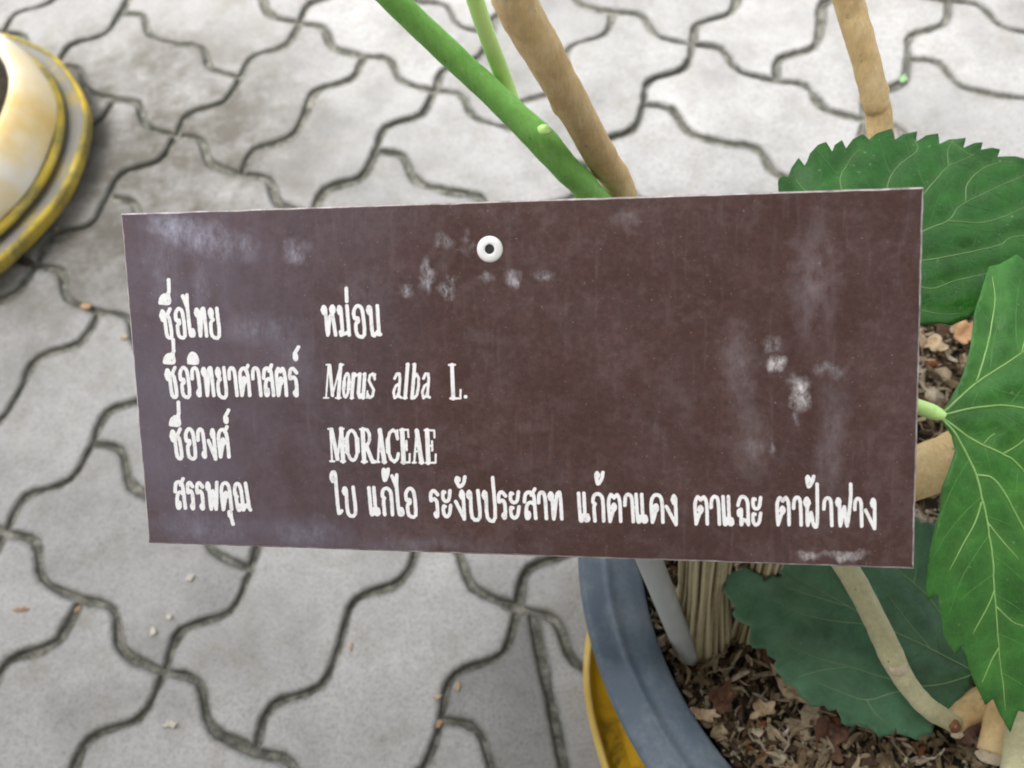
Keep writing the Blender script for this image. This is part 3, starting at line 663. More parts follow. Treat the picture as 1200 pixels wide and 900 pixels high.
word('cough_th', [('แ', 430.6, 446.2), ('ก', 446, 461.6), ('THO', 446.6, 457.6, 547, 565.6), ('ไ', 458.4, 474.2), ('อ', 473.2, 488.9)], 569.8, 604.8, .02, 445)
word('nerves_th', [('ร', 502.6, 515.7), ('ะ', 516.6, 530.8), ('ง', 531.8, 545.8), ('HAN', 531.8, 547.6, 556.6, 572.6), ('บ', 545.8, 564.2), ('ป', 564, 582.2), ('ร', 582, 595.2), ('ะ', 595.6, 611), ('ส', 612, 629.7), ('า', 628.8, 642.2), ('ท', 641.2, 660.4)], 572.2, 607, .02, 510)
word('redeye_th', [('แ', 675.8, 692.2), ('ก', 692.4, 709.5), ('THO', 695.8, 709.3, 551, 569.6), ('ต', 710.6, 729.5), ('า', 729.8, 744.2), ('แ', 743, 760.2), ('ด', 760.5, 779), ('ง', 778.4, 794.4)], 576.2, 612, .02, 685)
word('eye_th', [('ต', 811.8, 831.2), ('า', 830.8, 845.2), ('แ', 844.8, 861.2), ('ฉ', 861.8, 879.4), ('ะ', 879.6, 894.2)], 579.4, 615.6, .02, 820)
word('dim_th', [('ต', 907.8, 927.2), ('า', 927.4, 941.2), ('ฝ', 939.8, 960.2), ('THO', 942.8, 956, 555.6, 572.6), ('า', 962.8, 977.2), ('ฟ', 977.6, 999.4), ('า', 999, 1012.2), ('ง', 1011.8, 1027.4)], 580.4, 616.6, .02, 920)

# ------------------------------------------------------------------ the mulberry plant
def bark_mat(name, stops, rscale=60, spk=(.45, .36, .24), bumpd=.0012):
    M = NT(name)
    c = M.ramp(M.noise(rscale, 7, .7), stops)
    sp = M.ramp(M.noise(330, 3, .5), [(.62, 0.), (.68, 1.)]); c = M.mix(M.math('MULTIPLY', sp, .6), c, spk)
    dk = M.ramp(M.noise(210, 4, .6), [(.66, 0.), (.72, 1.)]); c = M.mix(M.math('MULTIPLY', dk, .45), c, (.06, .04, .02))
    M.col(c); M.rough(.75); M.spec(.3); fib = M.noise(1.0, 5, .7, vec=M.mapped((520, 420, 90), rot=(.5, .3, 0))); c = M.mix(1, c, M.ramp(fib, [(.3, .87), (.62, 1.07)]), 'MULTIPLY'); M.col(c)
    M.bump(M.math('ADD', M.noise(420, 6, .7), fib), .45, bumpd * .6); return M.m
MAT_BARK = bark_mat('tan_bark', [(.3, (.50, .35, .165)), (.5, (.62, .45, .23)), (.72, (.70, .55, .31))])
MAT_TWIG = bark_mat('olive_twig_bark', [(.3, (.40, .38, .22)), (.5, (.48, .46, .28)), (.72, (.54, .52, .35))], 50, (.5, .45, .34), .0006)
MAT_CUT = bark_mat('cut_wood', [(.3, (.38, .3, .2)), (.6, (.52, .45, .34)), (.8, (.6, .53, .43))])
MAT_SCAR = bark_mat('bud_scar', [(.3, (.10, .04, .02)), (.6, (.2, .09, .04)), (.8, (.3, .17, .1))])
MAT_GREEN = bark_mat('green_shoot_bark', [(.3, (.15, .37, .075)), (.55, (.20, .46, .105)), (.75, (.27, .52, .16))], 40, (.3, .4, .2), .0004)
M = NT('pale_petiole'); M.col(M.ramp(M.noise(50, 5, .6), [(.3, (.42, .72, .2)), (.7, (.55, .82, .3))])); M.rough(.4); MAT_PETIOLE = M.m
M = NT('stump_wood')
gr = M.attr('grain'); mixn = M.math('ADD', M.math('MULTIPLY', gr, .85), M.math('MULTIPLY', M.noise(190, 6, .7), .22)); c = M.ramp(mixn, [(.30, (.025, .018, .008)), (.42, (.13, .098, .05)), (.55, (.27, .225, .125)), (.72, (.44, .39, .25))])
M.col(c); M.rough(.85); M.bump(M.noise(300, 6, .7), .4, .001); MAT_STUMP = M.m
sb = atz(842, 742, SZ)
plant = empty('mulberry_plant', tuple(sb)); tag(plant, 'young mulberry plant with toothed green leaves, brown stems and cracked stump', 'plant')
# stump: two weathered halves parted by a split
def stump_half(cx_px, cy_px, rx_, h, seed, leanv):
    b = atz(cx_px, cy_px, SZ - .012); seg, rows = 150, 26; V = []; F = []; GR = []
    for j in range(rows):
        t = j / (rows - 1)
        for k in range(seg):
            a = 2 * math.pi * k / seg
            r = rx_ * (1.25 - .4 * min(1, t * 2.2) + .1 * t) * (1 + .22 * (vnoise(np.array([[math.cos(a) * 2.6 + seed, math.sin(a) * 2.6, t * .8]]), seed)[0] - .5))
            g1 = vnoise(np.array([[math.cos(a) * 9 + seed, math.sin(a) * 9, t * 1.6]]), seed + 3)[0]; g2 = vnoise(np.array([[math.cos(a) * 24 + seed, math.sin(a) * 24, t * 3.5]]), seed + 4)[0]
            r *= 1 + .20 * (g1 - .5) + .09 * (g2 - .5); GR.append(.72 * g1 + .28 * g2)
            V.append((b[0] + leanv[0] * t + r * math.cos(a), b[1] + leanv[1] * t + r * math.sin(a) * .85, b[2] + h * t + .004 * vnoise(np.array([[a * 3, seed, 0.]]), 3)[0] * (t > .95)))
    for j in range(rows - 1):
        for k in range(seg): k2 = (k + 1) % seg; F.append((j * seg + k, j * seg + k2, (j + 1) * seg + k2, (j + 1) * seg + k))
    F.append(tuple((rows - 1) * seg + k for k in range(seg)))
    return mesh_obj('stump', V, F, MAT_STUMP, plant, attrs={'grain': GR})
stump_half(820, 752, .0165, .17, 2, (-.002, .045)); stump_half(875, 750, .0118, .16, 5, (.006, .045))
# stems
def stem(name, pts, mat, **k):
    """pts: (u, v, depth, width in photo px)"""
    P = [at(u, v, d) for u, v, d, w_ in pts]; R = [w_ * d / FPX / 2 for u, v, d, w_ in pts]
    V, F = tube_geo(P, R, **k); return mesh_obj(name, V, F, mat, plant)
b_ = lambda u, v, d, r, h: (at(u, v, d), r, h)
stem('stem', [(590, -60, .365, 56.3), (603, 0, .385, 51.9), (640, 68, .42, 45.8), (668, 118, .45, 41.4), (705, 185, .49, 37.8), (727, 224, .515, 35.2), (760, 330, .54, 35.2), (800, 500, .545, 38.7), (826, 650, .53, 45.8)], MAT_BARK, rough=.0009, freq=150., seg=28, n=10,
     bumps=[b_(646, 30, .385, .005, .003), b_(728, 172, .47, .004, .0025), b_(650, 118, .44, .003, .0018), b_(618, 60, .41, .003, .0015), b_(653, 127, .45, .003, .0018)])
gs = stem('green_shoot', [(416, -50, .40, 33), (461, 0, .42, 31), (524, 60, .445, 31), (575, 107, .46, 31), (608, 139, .468, 32), (635, 165, .475, 36), (665, 199, .485, 32), (689, 224, .495, 33), (740, 300, .53, 36), (800, 470, .548, 38), (838, 650, .535, 40)], MAT_GREEN, rough=.0005, seg=24, n=10,
     bumps=[b_(634, 158, .46, .006, .0018), b_(612, 128, .455, .004, .0012)])
stem('leaf_stalk', [(540, -60, .40, 21), (557, 0, .42, 21), (572, 45, .44, 20), (588, 86, .462, 20), (600, 118, .472, 18), (610, 142, .478, 14)], MAT_PETIOLE, seg=14, n=8)
stem('stem', [(985, -50, .46, 36.0), (994, 0, .475, 34.2), (1012, 60, .49, 32.4), (1025, 115, .505, 30.6), (1031, 150, .515, 29.7), (1040, 300, .55, 30.6), (1030, 420, .56, 34.2), (1000, 540, .555, 39.6)], MAT_BARK, rough=.0007, freq=170., seg=24, n=10, bumps=[b_(1041, 105, .5, .003, .001), b_(1005, 60, .49, .003, .0008)])
stem('stem', [(856, 560, .43, 60), (930, 585, .48, 60), (1010, 575, .505, 60), (1096, 546, .508, 60), (1180, 508, .50, 58), (1280, 470, .49, 55)], MAT_BARK, rough=.0012, freq=120., seg=28, n=10)
tw = stem('twig', [(940, 560, .47, 26.4), (968, 625, .47, 27.3), (996, 672, .472, 27.3), (1020, 715, .476, 27.3), (1048, 775, .483, 27.3), (1066, 806, .488, 23.8), (1088, 830, .492, 23.8), (1118, 848, .497, 22.9)], MAT_TWIG, rough=.0008, freq=160., seg=24, n=10,
     bumps=[b_(1050, 768, .475, .006, .002), b_(1064, 800, .48, .003, .0015)])
def blobby(name, u, v, d, r, mat, par, sq=(1, 1, .6), seed=0):
    bm = bmesh.new(); bmesh.ops.create_icosphere(bm, subdivisions=3, radius=1)
    V = np.array([x.co[:] for x in bm.verts]); F = [[y.index for y in f.verts] for f in bm.faces]; bm.free()
    V = V * (1 + .35 * (vnoise(V * 2.2 + 5 + seed, seed) - .5))[:, None]
    Rm = np.c_[RIGHT, -DOWN, -FWD]
    V = (V * np.array(sq) * r) @ Rm.T + at(u, v, d)
    return mesh_obj(name, V, F, mat, par)
blobby('bud_scar', 1048, 771, .4768, .0040, MAT_SCAR, tw, (1, .9, .5), 1); blobby('bud_scar', 1053, 784, .4785, .0050, MAT_CUT, tw, (1.1, .7, .45), 2)
blobby('bud_scar', 1119, 851, .4905, .0034, MAT_SCAR, tw, (1, 1.1, .6), 4); blobby('bud_scar', 1122, 861, .4915, .0036, MAT_CUT, tw, (1, .6, .5), 6)
stem('twig', [(1112, 850, .50, 26), (1135, 832, .502, 32), (1165, 818, .50, 40), (1215, 800, .49, 46), (1270, 770, .48, 48)], MAT_BARK, rough=.0012, freq=140., seg=22, n=8)
cs = stem('cut_stub', [(1178, 812, .495, 42), (1174, 845, .49, 40), (1166, 884, .485, 38)], MAT_BARK, rough=.0010, freq=140., seg=22, n=8)
blobby('cut_face', 1164, 886, .4845, .0085, MAT_CUT, cs, (1, .45, .9), 3)
stem('twig', [(1215, 790, .475, 40), (1203, 850, .47, 42), (1196, 910, .46, 44), (1190, 990, .45, 44)], MAT_TWIG, rough=.0006, freq=140., seg=20, n=8)

blobby('leaf_scar', 638, 152, .4592, .0040, MAT_PETIOLE, gs, (.9, .7, .45), 7)
# leaves
def leaf_mat(name, stops, vein_tint, rough=.38, spec=.32):
    M = NT(name)
    c = M.ramp(M.noise(28, 6, .6), stops)
    fine = M.n('ShaderNodeTexVoronoi', feature='DISTANCE_TO_EDGE'); fine.inputs['Scale'].default_value = 300; M.lk(M.coord(), fine.inputs['Vector'])
    tone = M.ramp(M.noise(75, 5, .7), [(.33, .68), (.67, 1.28)]); c = M.mix(1, c, tone, 'MULTIPLY')
    net = M.ramp(fine.outputs['Distance'], [(.0, 1.), (.07, 0.)]); c = M.mix(M.math('MULTIPLY', net, .12), c, vein_tint)
    va = M.attr('vein'); c = M.mix(M.math('MULTIPLY', va, .22), c, vein_tint)
    sp = M.ramp(M.noise(420, 2, .5), [(.70, 0.), (.74, 1.)]); c = M.mix(M.math('MULTIPLY', sp, .35), c, (.3, .36, .25))
    M.col(c); M.rough(M.ramp(M.noise(22, 5, .6), [(.3, rough - .06), (.7, rough + .14)])); M.spec(spec)
    M.bump(M.math('ADD', M.math('MULTIPLY', net, -.25), M.noise(150, 5, .6)), .3, .0010)
    tr = M.n('ShaderNodeBsdfTranslucent'); M.lk(M.mix(.5, c, (.25, .5, .05)), tr.inputs[0])
    mx = M.n('ShaderNodeMixShader'); mx.inputs[0].default_value = .22
    M.lk(M.b.outputs[0], mx.inputs[1]); M.lk(tr.outputs[0], mx.inputs[2]); M.lk(mx.outputs[0], M.out.inputs['Surface'])
    return M.m
MAT_LEAF1 = leaf_mat('mid_green_leaf', [(.3, (.013, .08, .008)), (.55, (.018, .10, .010)), (.75, (.03, .13, .018))], (.13, .26, .09))
MAT_LEAF2 = leaf_mat('fresh_green_leaf', [(.3, (.030, .13, .022)), (.55, (.046, .172, .030)), (.75, (.068, .215, .040))], (.15, .32, .08))
MAT_LEAF3 = leaf_mat('dark_green_leaf', [(.3, (.05, .15, .075)), (.55, (.07, .185, .098)), (.75, (.095, .22, .125))], (.1, .2, .09), .40, .62)
M = NT('leaf_vein'); M.col(M.ramp(M.noise(60, 4, .6), [(.3, (.18, .36, .09)), (.7, (.27, .46, .16))])); M.rough(.45); MAT_VEIN = M.m
M = NT('thin_leaf_vein'); M.col(M.ramp(M.noise(60, 4, .6), [(.3, (.10, .22, .06)), (.7, (.17, .31, .11))])); M.rough(.45); MAT_VEIN1 = M.m
M = NT('dark_leaf_vein'); M.col(M.ramp(M.noise(60, 4, .6), [(.3, (.13, .25, .12)), (.7, (.2, .33, .17))])); M.rough(.45); MAT_VEIN3 = M.m
def side_vein(name, c):
    M = NT(name); M.col(M.ramp(M.noise(60, 4, .6), [(.3, tuple(x * .85 for x in c)), (.7, tuple(x * 1.15 for x in c))])); M.rough(.45); return M.m
MAT_SIDE1 = side_vein('side_vein_mid', (.036, .135, .024)); MAT_SIDE2 = side_vein('side_vein_fresh', (.085, .25, .045)); MAT_SIDE3 = side_vein('side_vein_dark', (.072, .175, .10))
M = NT('dry_leaf_edge'); M.col(M.ramp(M.noise(160, 5, .7), [(.3, (.12, .07, .03)), (.6, (.32, .24, .13)), (.8, (.42, .36, .25))])); M.rough(.8); MAT_DRY = M.m
def in_poly(P, poly):
    x, y = P[:, 0], P[:, 1]; r = np.zeros(len(P), bool); n = len(poly)
    for i in range(n):
        x1, y1 = poly[i]; x2, y2 = poly[(i + 1) % n]
        if y1 == y2: continue
        cnd = ((y1 > y) != (y2 > y)) & (x < (x2 - x1) * (y - y1) / (y2 - y1) + x1); r ^= cnd
    return r
def leaf(outline, veins, base, depth, nrm, mat, vmat, cup=.0, fold=0., bend=(0, 0), quilt=.0022, label=None, petiole=None, smat=None, teeth=0., vw=1.0, wav=.002):
    base = np.array(base, float); B0 = at(base[0], base[1], depth)
    nrm = np.array(nrm, float); nrm /= np.linalg.norm(nrm)          # in camera axes: right, up, towards camera
    N = RIGHT * nrm[0] - DOWN * nrm[1] - FWD * nrm[2]
    A1 = RIGHT - N * (RIGHT @ N); A1 /= np.linalg.norm(A1); A2 = np.cross(N, A1)
    def pl(p):
        r = ray(*p); X = CAM + r * ((N @ (B0 - CAM)) / (N @ r)) - B0; return np.array([X @ A1, X @ A2])
    poly = np.array([pl(p) for p in outline])
    vs_ = [catmull(np.array([pl(p) for p in v]), 6) for v in veins]
    # side veins branching off the main ones
    side = []
    for vi, v in enumerate(list(vs_)):
        L_ = np.r_[0, np.cumsum(np.linalg.norm(np.diff(v, axis=0), axis=1))]
        if L_[-1] < .035: continue
        sg = 1
        for t in np.arange(.014, L_[-1] - .008, .0085):
            p = np.array([np.interp(t, L_, v[:, 0]), np.interp(t, L_, v[:, 1])]); q = np.array([np.interp(t + .003, L_, v[:, 0]), np.interp(t + .003, L_, v[:, 1])]) - p
            th = math.atan2(q[1], q[0]) + sg * RNG.uniform(.85, 1.15); pts = [p]
            for k in range(14):
                th -= sg * .035; nx = pts[-1] + .0028 * np.array([math.cos(th), math.sin(th)])
                if not in_poly(nx[None], poly)[0]: break
                if k > 1 and min(seg_dist(nx[None], o)[0] for j, o in enumerate(vs_ + side) if j != vi) < .0016: break
                pts.append(nx)
            if len(pts) > 3: side.append(np.array(pts))
            sg = -sg
    def height(G):
        d2 = np.full(len(G), 1e9)
        for v in side:
            m_ = np.linalg.norm(G - v[len(v) // 2], axis=1) < .035
            if m_.any(): d2[m_] = np.minimum(d2[m_], seg_dist(G[m_], v))
        d = np.full(len(G), 1e9)
        for v in vs_: d = np.minimum(d, seg_dist(G, v))
        q = quilt * .85 * (1 - np.exp(-(d / .009) ** 1.5))
        r2 = (G ** 2).sum(1)
        h = q + cup * r2 + bend[0] * G[:, 0] ** 2 + bend[1] * G[:, 1] ** 2
        h -= .00045 * np.exp(-(d2 / .0016) ** 2)
        h += .0011 * (vnoise(np.c_[G * 110, np.zeros(len(G))], 16) - .5)
        h += wav * (vnoise(np.c_[G * 26, np.zeros(len(G))], 6) - .5) * np.clip(np.sqrt(r2) / .06, 0, 1)
        return h, d
    # refine outline
    pp = []
    for i in range(len(poly)):
        a, b = poly[i], poly[(i + 1) % len(poly)]; k = max(1, int(np.linalg.norm(b - a) / .0022)); pp += [a + (b - a) * t / k for t in range(k)]
    pp = np.array(pp)
    if teeth:
        ln_ = np.r_[0, np.cumsum(np.linalg.norm(np.diff(pp, axis=0), axis=1))]; cc = pp.mean(0)
        tg = np.roll(pp, -1, 0) - np.roll(pp, 1, 0); tg /= np.linalg.norm(tg, axis=1)[:, None]; no = np.c_[tg[:, 1], -tg[:, 0]]
        if (no * (pp - cc)).sum() < 0: no = -no
        far = np.clip(np.linalg.norm(pp, axis=1) / .03 - .6, 0, 1)
        pp = pp + no * (teeth * far * (1 - (ln_ / .0105 + .3 * np.sin(ln_ * 60)) % 1.0))[:, None]
    lo, hi = pp.min(0), pp.max(0); s = .0026
    G = np.stack(np.meshgrid(np.arange(lo[0], hi[0], s), np.arange(lo[1], hi[1], s)), -1).reshape(-1, 2)
    G = G + RNG.uniform(-.2, .2, G.shape) * s
    G = G[in_poly(G, pp)]
    dd = seg_dist(G, np.vstack([pp, pp[:1]])); G = G[dd > s * .45]
    allp = [Vector(p) for p in np.vstack([pp, G])]
    edges = [(i, (i + 1) % len(pp)) for i in range(len(pp))]
    vo, eo, fo, *_ = delaunay_2d_cdt(allp, edges, [], 0, 1e-7)
    vo = np.array([v[:] for v in vo]); fo = [f for f in fo if len(f) >= 3]
    cf = np.array([vo[list(f)].mean(0) for f in fo]); keep = in_poly(cf, pp); fo = [f for f, k in zip(fo, keep) if k]
    h, d = height(vo)
    W = B0 + np.outer(vo[:, 0], A1) + np.outer(vo[:, 1], A2) + np.outer(h, N)
    # orient towards camera side
    o = mesh_obj('leaf', W, fo, mat, plant, attrs={'vein': np.exp(-(d / .0022) ** 2)})
    if label: o['label'] = label
    md = o.modifiers.new('thickness', 'SOLIDIFY'); md.thickness = .0004; md.offset = -1
    VV, FF = [], []; n0 = 0
    for v, w_ in zip(vs_, [1.0] * len(vs_)):
        hv, _ = height(v); X = B0 + np.outer(v[:, 0], A1) + np.outer(v[:, 1], A2) + np.outer(hv + .00022, N)
        ln = np.linalg.norm(v[-1] - v[0]); main = min(1.0, .45 + ln / .16)
        inside = in_poly(v, pp); 
        if inside.sum() < 3: continue
        last = len(inside) - np.argmax(inside[::-1]); X = X[:last]
        rr = np.linspace(.00055 * main * vw, .00016 * vw, len(X))
        V_, F_ = tube_geo(X, rr, 8, 1); VV.append(V_); FF += [tuple(i + n0 for i in f) for f in F_]; n0 += len(V_)
    nmain = len(FF)
    for v in side:
        hv, _ = height(v); X = B0 + np.outer(v[:, 0], A1) + np.outer(v[:, 1], A2) + np.outer(hv + .00016, N)
        V_, F_ = tube_geo(X, np.linspace(.00017, .00008, len(X)), 6, 1); VV.append(V_); FF += [tuple(i + n0 for i in f) for f in F_]; n0 += len(V_)
    mesh_obj('veins', np.vstack(VV), FF, [vmat, smat], o, mat_idx=[0] * nmain + [1] * (len(FF) - nmain))
    if petiole:
        P = [at(*q[:3]) for q in petiole]; R = [q[3] * q[2] / FPX / 2 for q in petiole]
        V_, F_ = tube_geo(P, R, 16, 8); mesh_obj('leaf_stalk', V_, F_, MAT_PETIOLE, o)
    return o
z5 = lambda L: [(900 + x / 3.3333, 120 + y / 3.3333) for x, y in L]
OUT1 = z5([(45, 330), (48, 282), (62, 270), (85, 272), (100, 235), (128, 195), (150, 230), (160, 212), (172, 180), (205, 142), (238, 130), (260, 172), (272, 142), (302, 120), (316, 156), (345, 116), (387, 94), (409, 119), (440, 92), (502, 70), (512, 119), (545, 92), (606, 74), (600, 120), (640, 92), (692, 80), (693, 127), (735, 103), (804, 95), (790, 141), (835, 119), (869, 114), (862, 146), (905, 136), (942, 140), (930, 171), (970, 166), (1005, 162), (1060, 178), (1045, 205), (1120, 215), (1100, 248), (1180, 272), (1155, 303), (1230, 342), (1198, 368), (1258, 420), (1310, 490),
            (1230, 550), (1205, 540), (1150, 615), (1120, 605), (1060, 680), (1030, 672), (960, 750), (930, 742), (880, 800), (850, 795), (790, 838), (742, 855), (725, 866), (690, 858), (600, 868), (520, 850), (440, 800), (390, 730), (385, 660), (425, 605), (350, 640), (260, 600), (170, 530), (100, 440), (60, 380)])
V1 = [[(1026, 300), (1083, 270), (1113, 256), (1133, 234), (1200, 198), (1245, 175)], [(1112, 257), (1150, 258), (1180, 248), (1215, 231)], [(1026, 301), (1083, 305), (1140, 293), (1175, 283), (1200, 270), (1285, 264)], [(1026, 303), (1083, 337), (1120, 328), (1158, 318), (1210, 300)],
      [(1026, 299), (1083, 226), (1100, 206), (1117, 187), (1148, 171)], [(1026, 298), (1041, 218), (1055, 190), (1080, 168), (1078, 155)], [(1024, 298), (987, 218), (997, 185), (1010, 168)], [(1022, 298), (950, 225), (935, 205)], [(1135, 232), (1140, 207), (1165, 184), (1198, 176)], [(1150, 171), (1140, 168), (1117, 150)], [(1117, 187), (1118, 165), (1128, 150)], [(1024, 303), (1060, 352), (1100, 366), (1130, 366)]]
leaf(OUT1, V1, (1026, 300), .445, (-.1, .30, 1), MAT_LEAF1, MAT_VEIN1, smat=MAT_SIDE1, vw=.62, cup=-.4, bend=(-.6, -1.2), label='broad toothed leaf behind the top right corner of the plate', petiole=[(1026, 300, .445, 9), (1010, 330, .46, 9), (1000, 400, .50, 10), (1020, 470, .545, 12)], quilt=.0024)
OUT2 = [(1110, 474), (1126, 444), (1138, 406), (1144, 366), (1155, 336), (1167, 306), (1180, 303), (1200, 291), (1215, 302), (1228, 285), (1250, 312), (1275, 300), (1292, 342), (1322, 335), (1332, 385), (1365, 385), (1368, 440), (1402, 445), (1400, 492), (1440, 520), (1475, 590), (1420, 596), (1420, 642), (1380, 645), (1378, 692), (1335, 698), (1332, 752), (1295, 755), (1292, 802), (1258, 803), (1255, 848), (1222, 842), (1215, 870), (1200, 847), (1187, 826), (1178, 834), (1167, 813), (1152, 785), (1140, 756), (1134, 770), (1117, 747), (1108, 715), (1106, 696), (1094, 704), (1091, 690), (1092, 650), (1098, 612), (1102, 600), (1103, 571), (1112, 548), (1119, 528), (1115, 510), (1106, 497), (1098, 488)]
V2 = [[(1102, 487), (1144, 449), (1200, 412), (1290, 345)], [(1102, 487), (1150, 477), (1200, 478), (1320, 510), (1460, 585)], [(1102, 488), (1140, 515), (1175, 532), (1200, 550), (1280, 640), (1330, 730)], [(1102, 489), (1117, 505), (1126, 519), (1144, 554), (1153, 585), (1160, 612), (1170, 660), (1175, 700), (1183, 743), (1193, 787), (1206, 842)],
      [(1144, 556), (1167, 562), (1193, 600), (1225, 660), (1245, 720)], [(1152, 588), (1145, 612), (1132, 638), (1118, 668)], [(1174, 692), (1166, 715), (1153, 745)], [(1144, 449), (1161, 398), (1171, 349), (1170, 318)], [(1200, 412), (1215, 365), (1222, 320)], [(1175, 532), (1195, 520), (1215, 500)], [(1153, 520), (1160, 512), (1166, 508)], [(1187, 762), (1180, 780), (1172, 805)], [(1160, 612), (1185, 640), (1200, 655)], [(1178, 712), (1200, 730), (1215, 735)]]
leaf(OUT2, V2, (1102, 487), .405, (-.10, .22, 1), MAT_LEAF2, MAT_VEIN, smat=MAT_SIDE2, cup=-.5, bend=(-.4, -.8), label='large fresh green leaf with bold pale veins at the right edge', petiole=[(1108, 489, .4045, 9), (1096, 484, .407, 17), (1080, 478, .412, 18), (1050, 470, .44, 17), (1025, 480, .5, 16), (1018, 500, .555, 16)], quilt=.003)
OUT3 = [(1143, 788), (1152, 770), (1148, 735), (1128, 700), (1112, 650), (1098, 618), (1080, 612), (1062, 598), (1020, 590), (985, 596), (950, 612), (932, 640), (922, 662), (931, 676), (906, 685), (893, 672), (880, 673), (864, 679), (867, 695), (874, 712), (878, 728), (896, 742), (890, 757), (910, 764), (922, 778), (924, 793), (928, 800), (947, 812), (950, 822), (963, 828), (987, 831), (990, 843), (1002, 851), (1024, 848), (1029, 858), (1048, 860), (1052, 853), (1068, 864), (1088, 858), (1093, 846), (1112, 836), (1130, 818), (1138, 800)]
V3 = [[(1143, 788), (1090, 760), (1039, 735), (985, 703), (935, 674)], [(1143, 789), (1110, 800), (1077, 804), (1040, 795), (1000, 783), (960, 772), (925, 757)], [(1143, 787), (1120, 745), (1090, 700), (1074, 684), (1050, 660), (1030, 620)], [(1078, 804), (1050, 812), (1020, 822), (995, 815), (965, 803)], [(1035, 733), (990, 730), (950, 722), (915, 705)], [(1000, 712), (960, 700), (930, 690)], [(1074, 684), (1078, 660), (1076, 630)], [(1000, 783), (970, 788), (945, 798)], [(1090, 760), (1070, 735), (1045, 700)], [(1020, 822), (1030, 838), (1045, 850)]]
l3 = leaf(OUT3, V3, (1143, 788), .508, (.12, .12, 1), MAT_LEAF3, MAT_VEIN3, smat=MAT_SIDE3, teeth=.0032, vw=.9, cup=-.3, bend=(-.6, -.5), label='dark green leaf with a torn corner lying over the wood chips', petiole=[(1140, 787, .507, 8), (1152, 794, .505, 14), (1166, 802, .5, 16), (1185, 812, .498, 16)], quilt=.0022, wav=.003)

# ------------------------------------------------------------------ loose bits
def flake(name, u, v, z, size, asp, mat, label, cat, group=None, curl=.3, yaw=0., seed=0, thick=.0006, tooth=0.):
    p = atz(u, v, z); n = 28
    an = np.linspace(0, 2 * math.pi, n, endpoint=False); rr = 1 + .5 * (vnoise(np.c_[np.cos(an) * 1.8 + seed, np.sin(an) * 1.8, np.zeros(n)], seed) - .5) * 2 + .3 * (vnoise(np.c_[np.cos(an) * 5 + seed, np.sin(an) * 5, np.zeros(n)], seed + 2) - .5)
    V = [(0, 0)]; rows = 4
    for j in range(1, rows + 1):
        for k in range(n): V.append((rr[k] * math.cos(an[k]) * size * j / rows, rr[k] * math.sin(an[k]) * size * asp * j / rows))
    V = np.array(V); h = curl * (V[:, 0] ** 2 * 1.0 + V[:, 1] ** 2 * 2) / size + size * .55 * (vnoise(np.c_[V / size * 2.6 + seed, np.zeros(len(V))], seed + 1) - .5)
    c_, s_ = math.cos(yaw), math.sin(yaw)
    W = np.c_[V[:, 0] * c_ - V[:, 1] * s_, V[:, 0] * s_ + V[:, 1] * c_, h + thick] + np.array(p)
    F = [(0, 1 + k, 1 + (k + 1) % n) for k in range(n)]
    for j in range(rows - 1):
        for k in range(n): k2 = (k + 1) % n; F.append((1 + j * n + k, 1 + (j + 1) * n + k, 1 + (j + 1) * n + k2, 1 + j * n + k2))
    e = empty(name, (0, 0, 0)) if False else None
    o = mesh_obj(name, W - np.array(p), F, mat); o.location = tuple(p)
    md = o.modifiers.new('thickness', 'SOLIDIFY'); md.thickness = thick; md.offset = -1
    return tag(o, label, cat, group)
def plain(name, stops, sc=120):
    M = NT(name); M.col(M.ramp(M.noise(sc, 5, .7), stops)); M.rough(.75); M.bump(M.noise(300, 4, .6), .4, .0008); return M.m
RED = plain('red_brown_leaf', [(.3, (.06, .026, .015)), (.55, (.12, .052, .028)), (.8, (.22, .12, .065))], 160)
PALE = plain('pale_dry_leaf', [(.3, (.17, .11, .06)), (.5, (.38, .28, .17)), (.8, (.52, .42, .3))], 160)
ORG = plain('orange_leaf', [(.3, (.30, .16, .07)), (.7, (.42, .26, .14))])
WHITE = plain('pale_grit', [(.3, (.42, .39, .32)), (.7, (.56, .53, .46))])
GRN = plain('green_fragment', [(.3, (.14, .3, .12)), (.7, (.3, .46, .24))])
top = SZ + .009
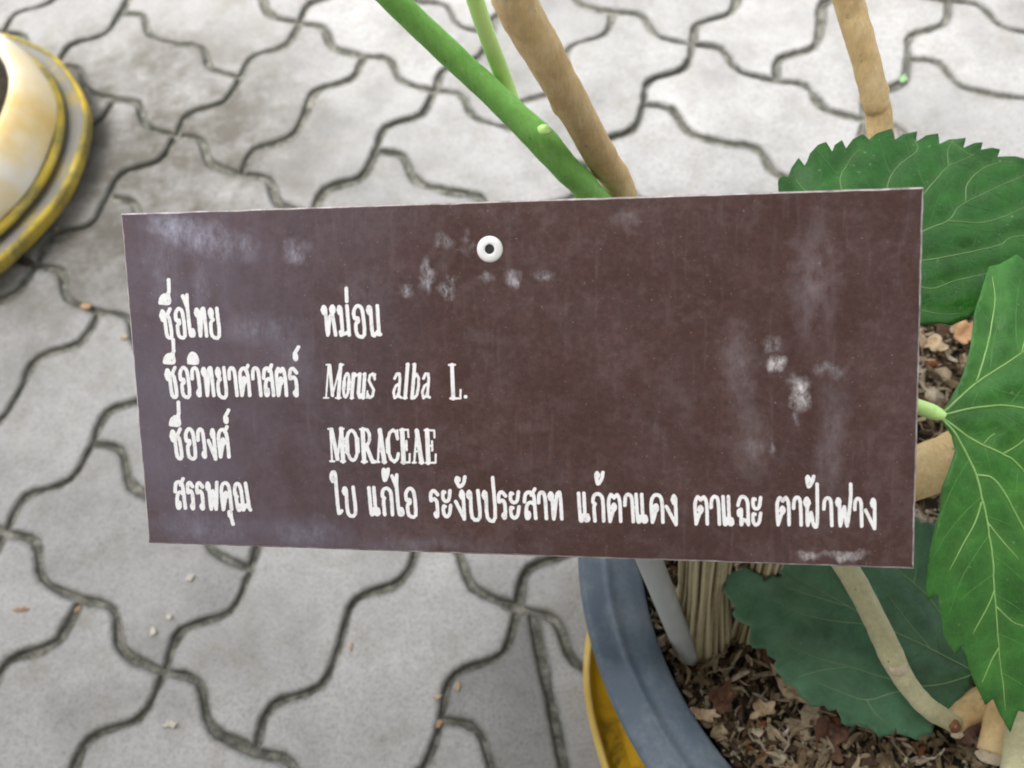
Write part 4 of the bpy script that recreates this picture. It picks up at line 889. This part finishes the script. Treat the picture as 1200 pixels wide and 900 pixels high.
for (u, v, s_, a_, mt, lb, cu, yw, sd_, dz) in [
    (845, 818, .0125, .62, RED, 'red brown dry leaf on the chips beside the stake', .5, .9, 1, 0), (925, 805, .014, .5, PALE, 'pale torn dry leaf beside the dark leaf tip', .5, -.9, 2, 0), (990, 838, .014, .5, RED, 'red brown dry leaf below the dark leaf', .4, .2, 4, -.004),
    (970, 872, .014, .7, RED, 'red brown dry leaf lowest on the chips', .4, 1.2, 5, 0), (893, 832, .009, .75, PALE, 'pale buff flake left of the red brown leaves', .4, .4, 6, .002), (825, 838, .010, .42, PALE, 'pale rounded bark piece close to the pot rim', .8, -.5, 7, .002),
    (1148, 862, .016, .6, RED, 'dull red leaf under the twig joint', .3, .1, 8, .002), (1090, 405, .012, .6, PALE, 'pale dry strip beside the right edge of the plate', .5, 2.3, 9, .003), (1128, 392, .012, .8, ORG, 'orange brown leaf just under the top right leaf', .3, .6, 10, .006),
    (905, 775, .011, .6, RED, 'dark red dry leaf just left of the dark leaf', .4, 2.0, 11, .0)]:
    flake('dry_leaf', u, v, top + dz - .003, s_ * .85, a_, mt, lb, 'dry leaf', 'dry leaves on the mulch', cu, yw, sd_)
for (u, v, s_, a_, mt, nm, lb, ct, yw, sd_) in [
    (101, 359, .0062, .6, ORG, 'dry_leaf', 'small orange leaf in the joint left of the plate', 'leaf', -.3, 3), (25, 714, .0075, .28, ORG, 'dry_leaf', 'thin orange sliver on the paver at the left edge', 'leaf', .05, 4), (1058, 93, .006, .7, GRN, 'leaf_fragment', 'bright green leaf scrap in the paver joint at upper right', 'leaf', .4, 5),
    (200, 849, .0062, .62, WHITE, 'pebble', 'largest cream pebble on the lower left pavers', 'pebble', .0, 6), (180, 740, .0037, .9, WHITE, 'pebble', 'cream pebble left of the wavy joint below the plate', 'pebble', 1., 7), (199, 723, .0028, .8, WHITE, 'pebble', 'tiny white pebble touching the joint below the plate', 'pebble', .5, 8), (223, 677, .0036, .8, WHITE, 'pebble', 'cream pebble just under the lower left plate edge', 'pebble', .2, 9),
    (536, 805, .0042, .55, PALE, 'wood_chip', 'buff wood chip in the joint by the broken paver', 'wood chip', 1.2, 10), (512, 817, .0036, .5, PALE, 'wood_chip', 'buff chip on the paver left of the broken paver', 'wood chip', .1, 11), (515, 848, .0035, .6, ORG, 'wood_chip', 'orange chip lowest in the joint by the broken paver', 'wood chip', .9, 12), (411, 757, .0034, .6, PALE, 'wood_chip', 'buff chip in the joint under the middle of the plate', 'wood chip', 1.4, 13),
    (67, 268, .0032, .6, PALE, 'wood_chip', 'pale chip beside the yellow saucer', 'wood chip', .4, 14), (146, 396, .0042, .7, PALE, 'wood_chip', 'pale chip at the left edge of the plate', 'wood chip', .4, 15), (91, 714, .003, .8, ORG, 'wood_chip', 'reddish chip in the joint junction at lower left', 'wood chip', .4, 16)]:
    flake(nm, u, v, .0008, s_ * .85, a_, mt, lb, ct, None, .1, yw, sd_, .0012)
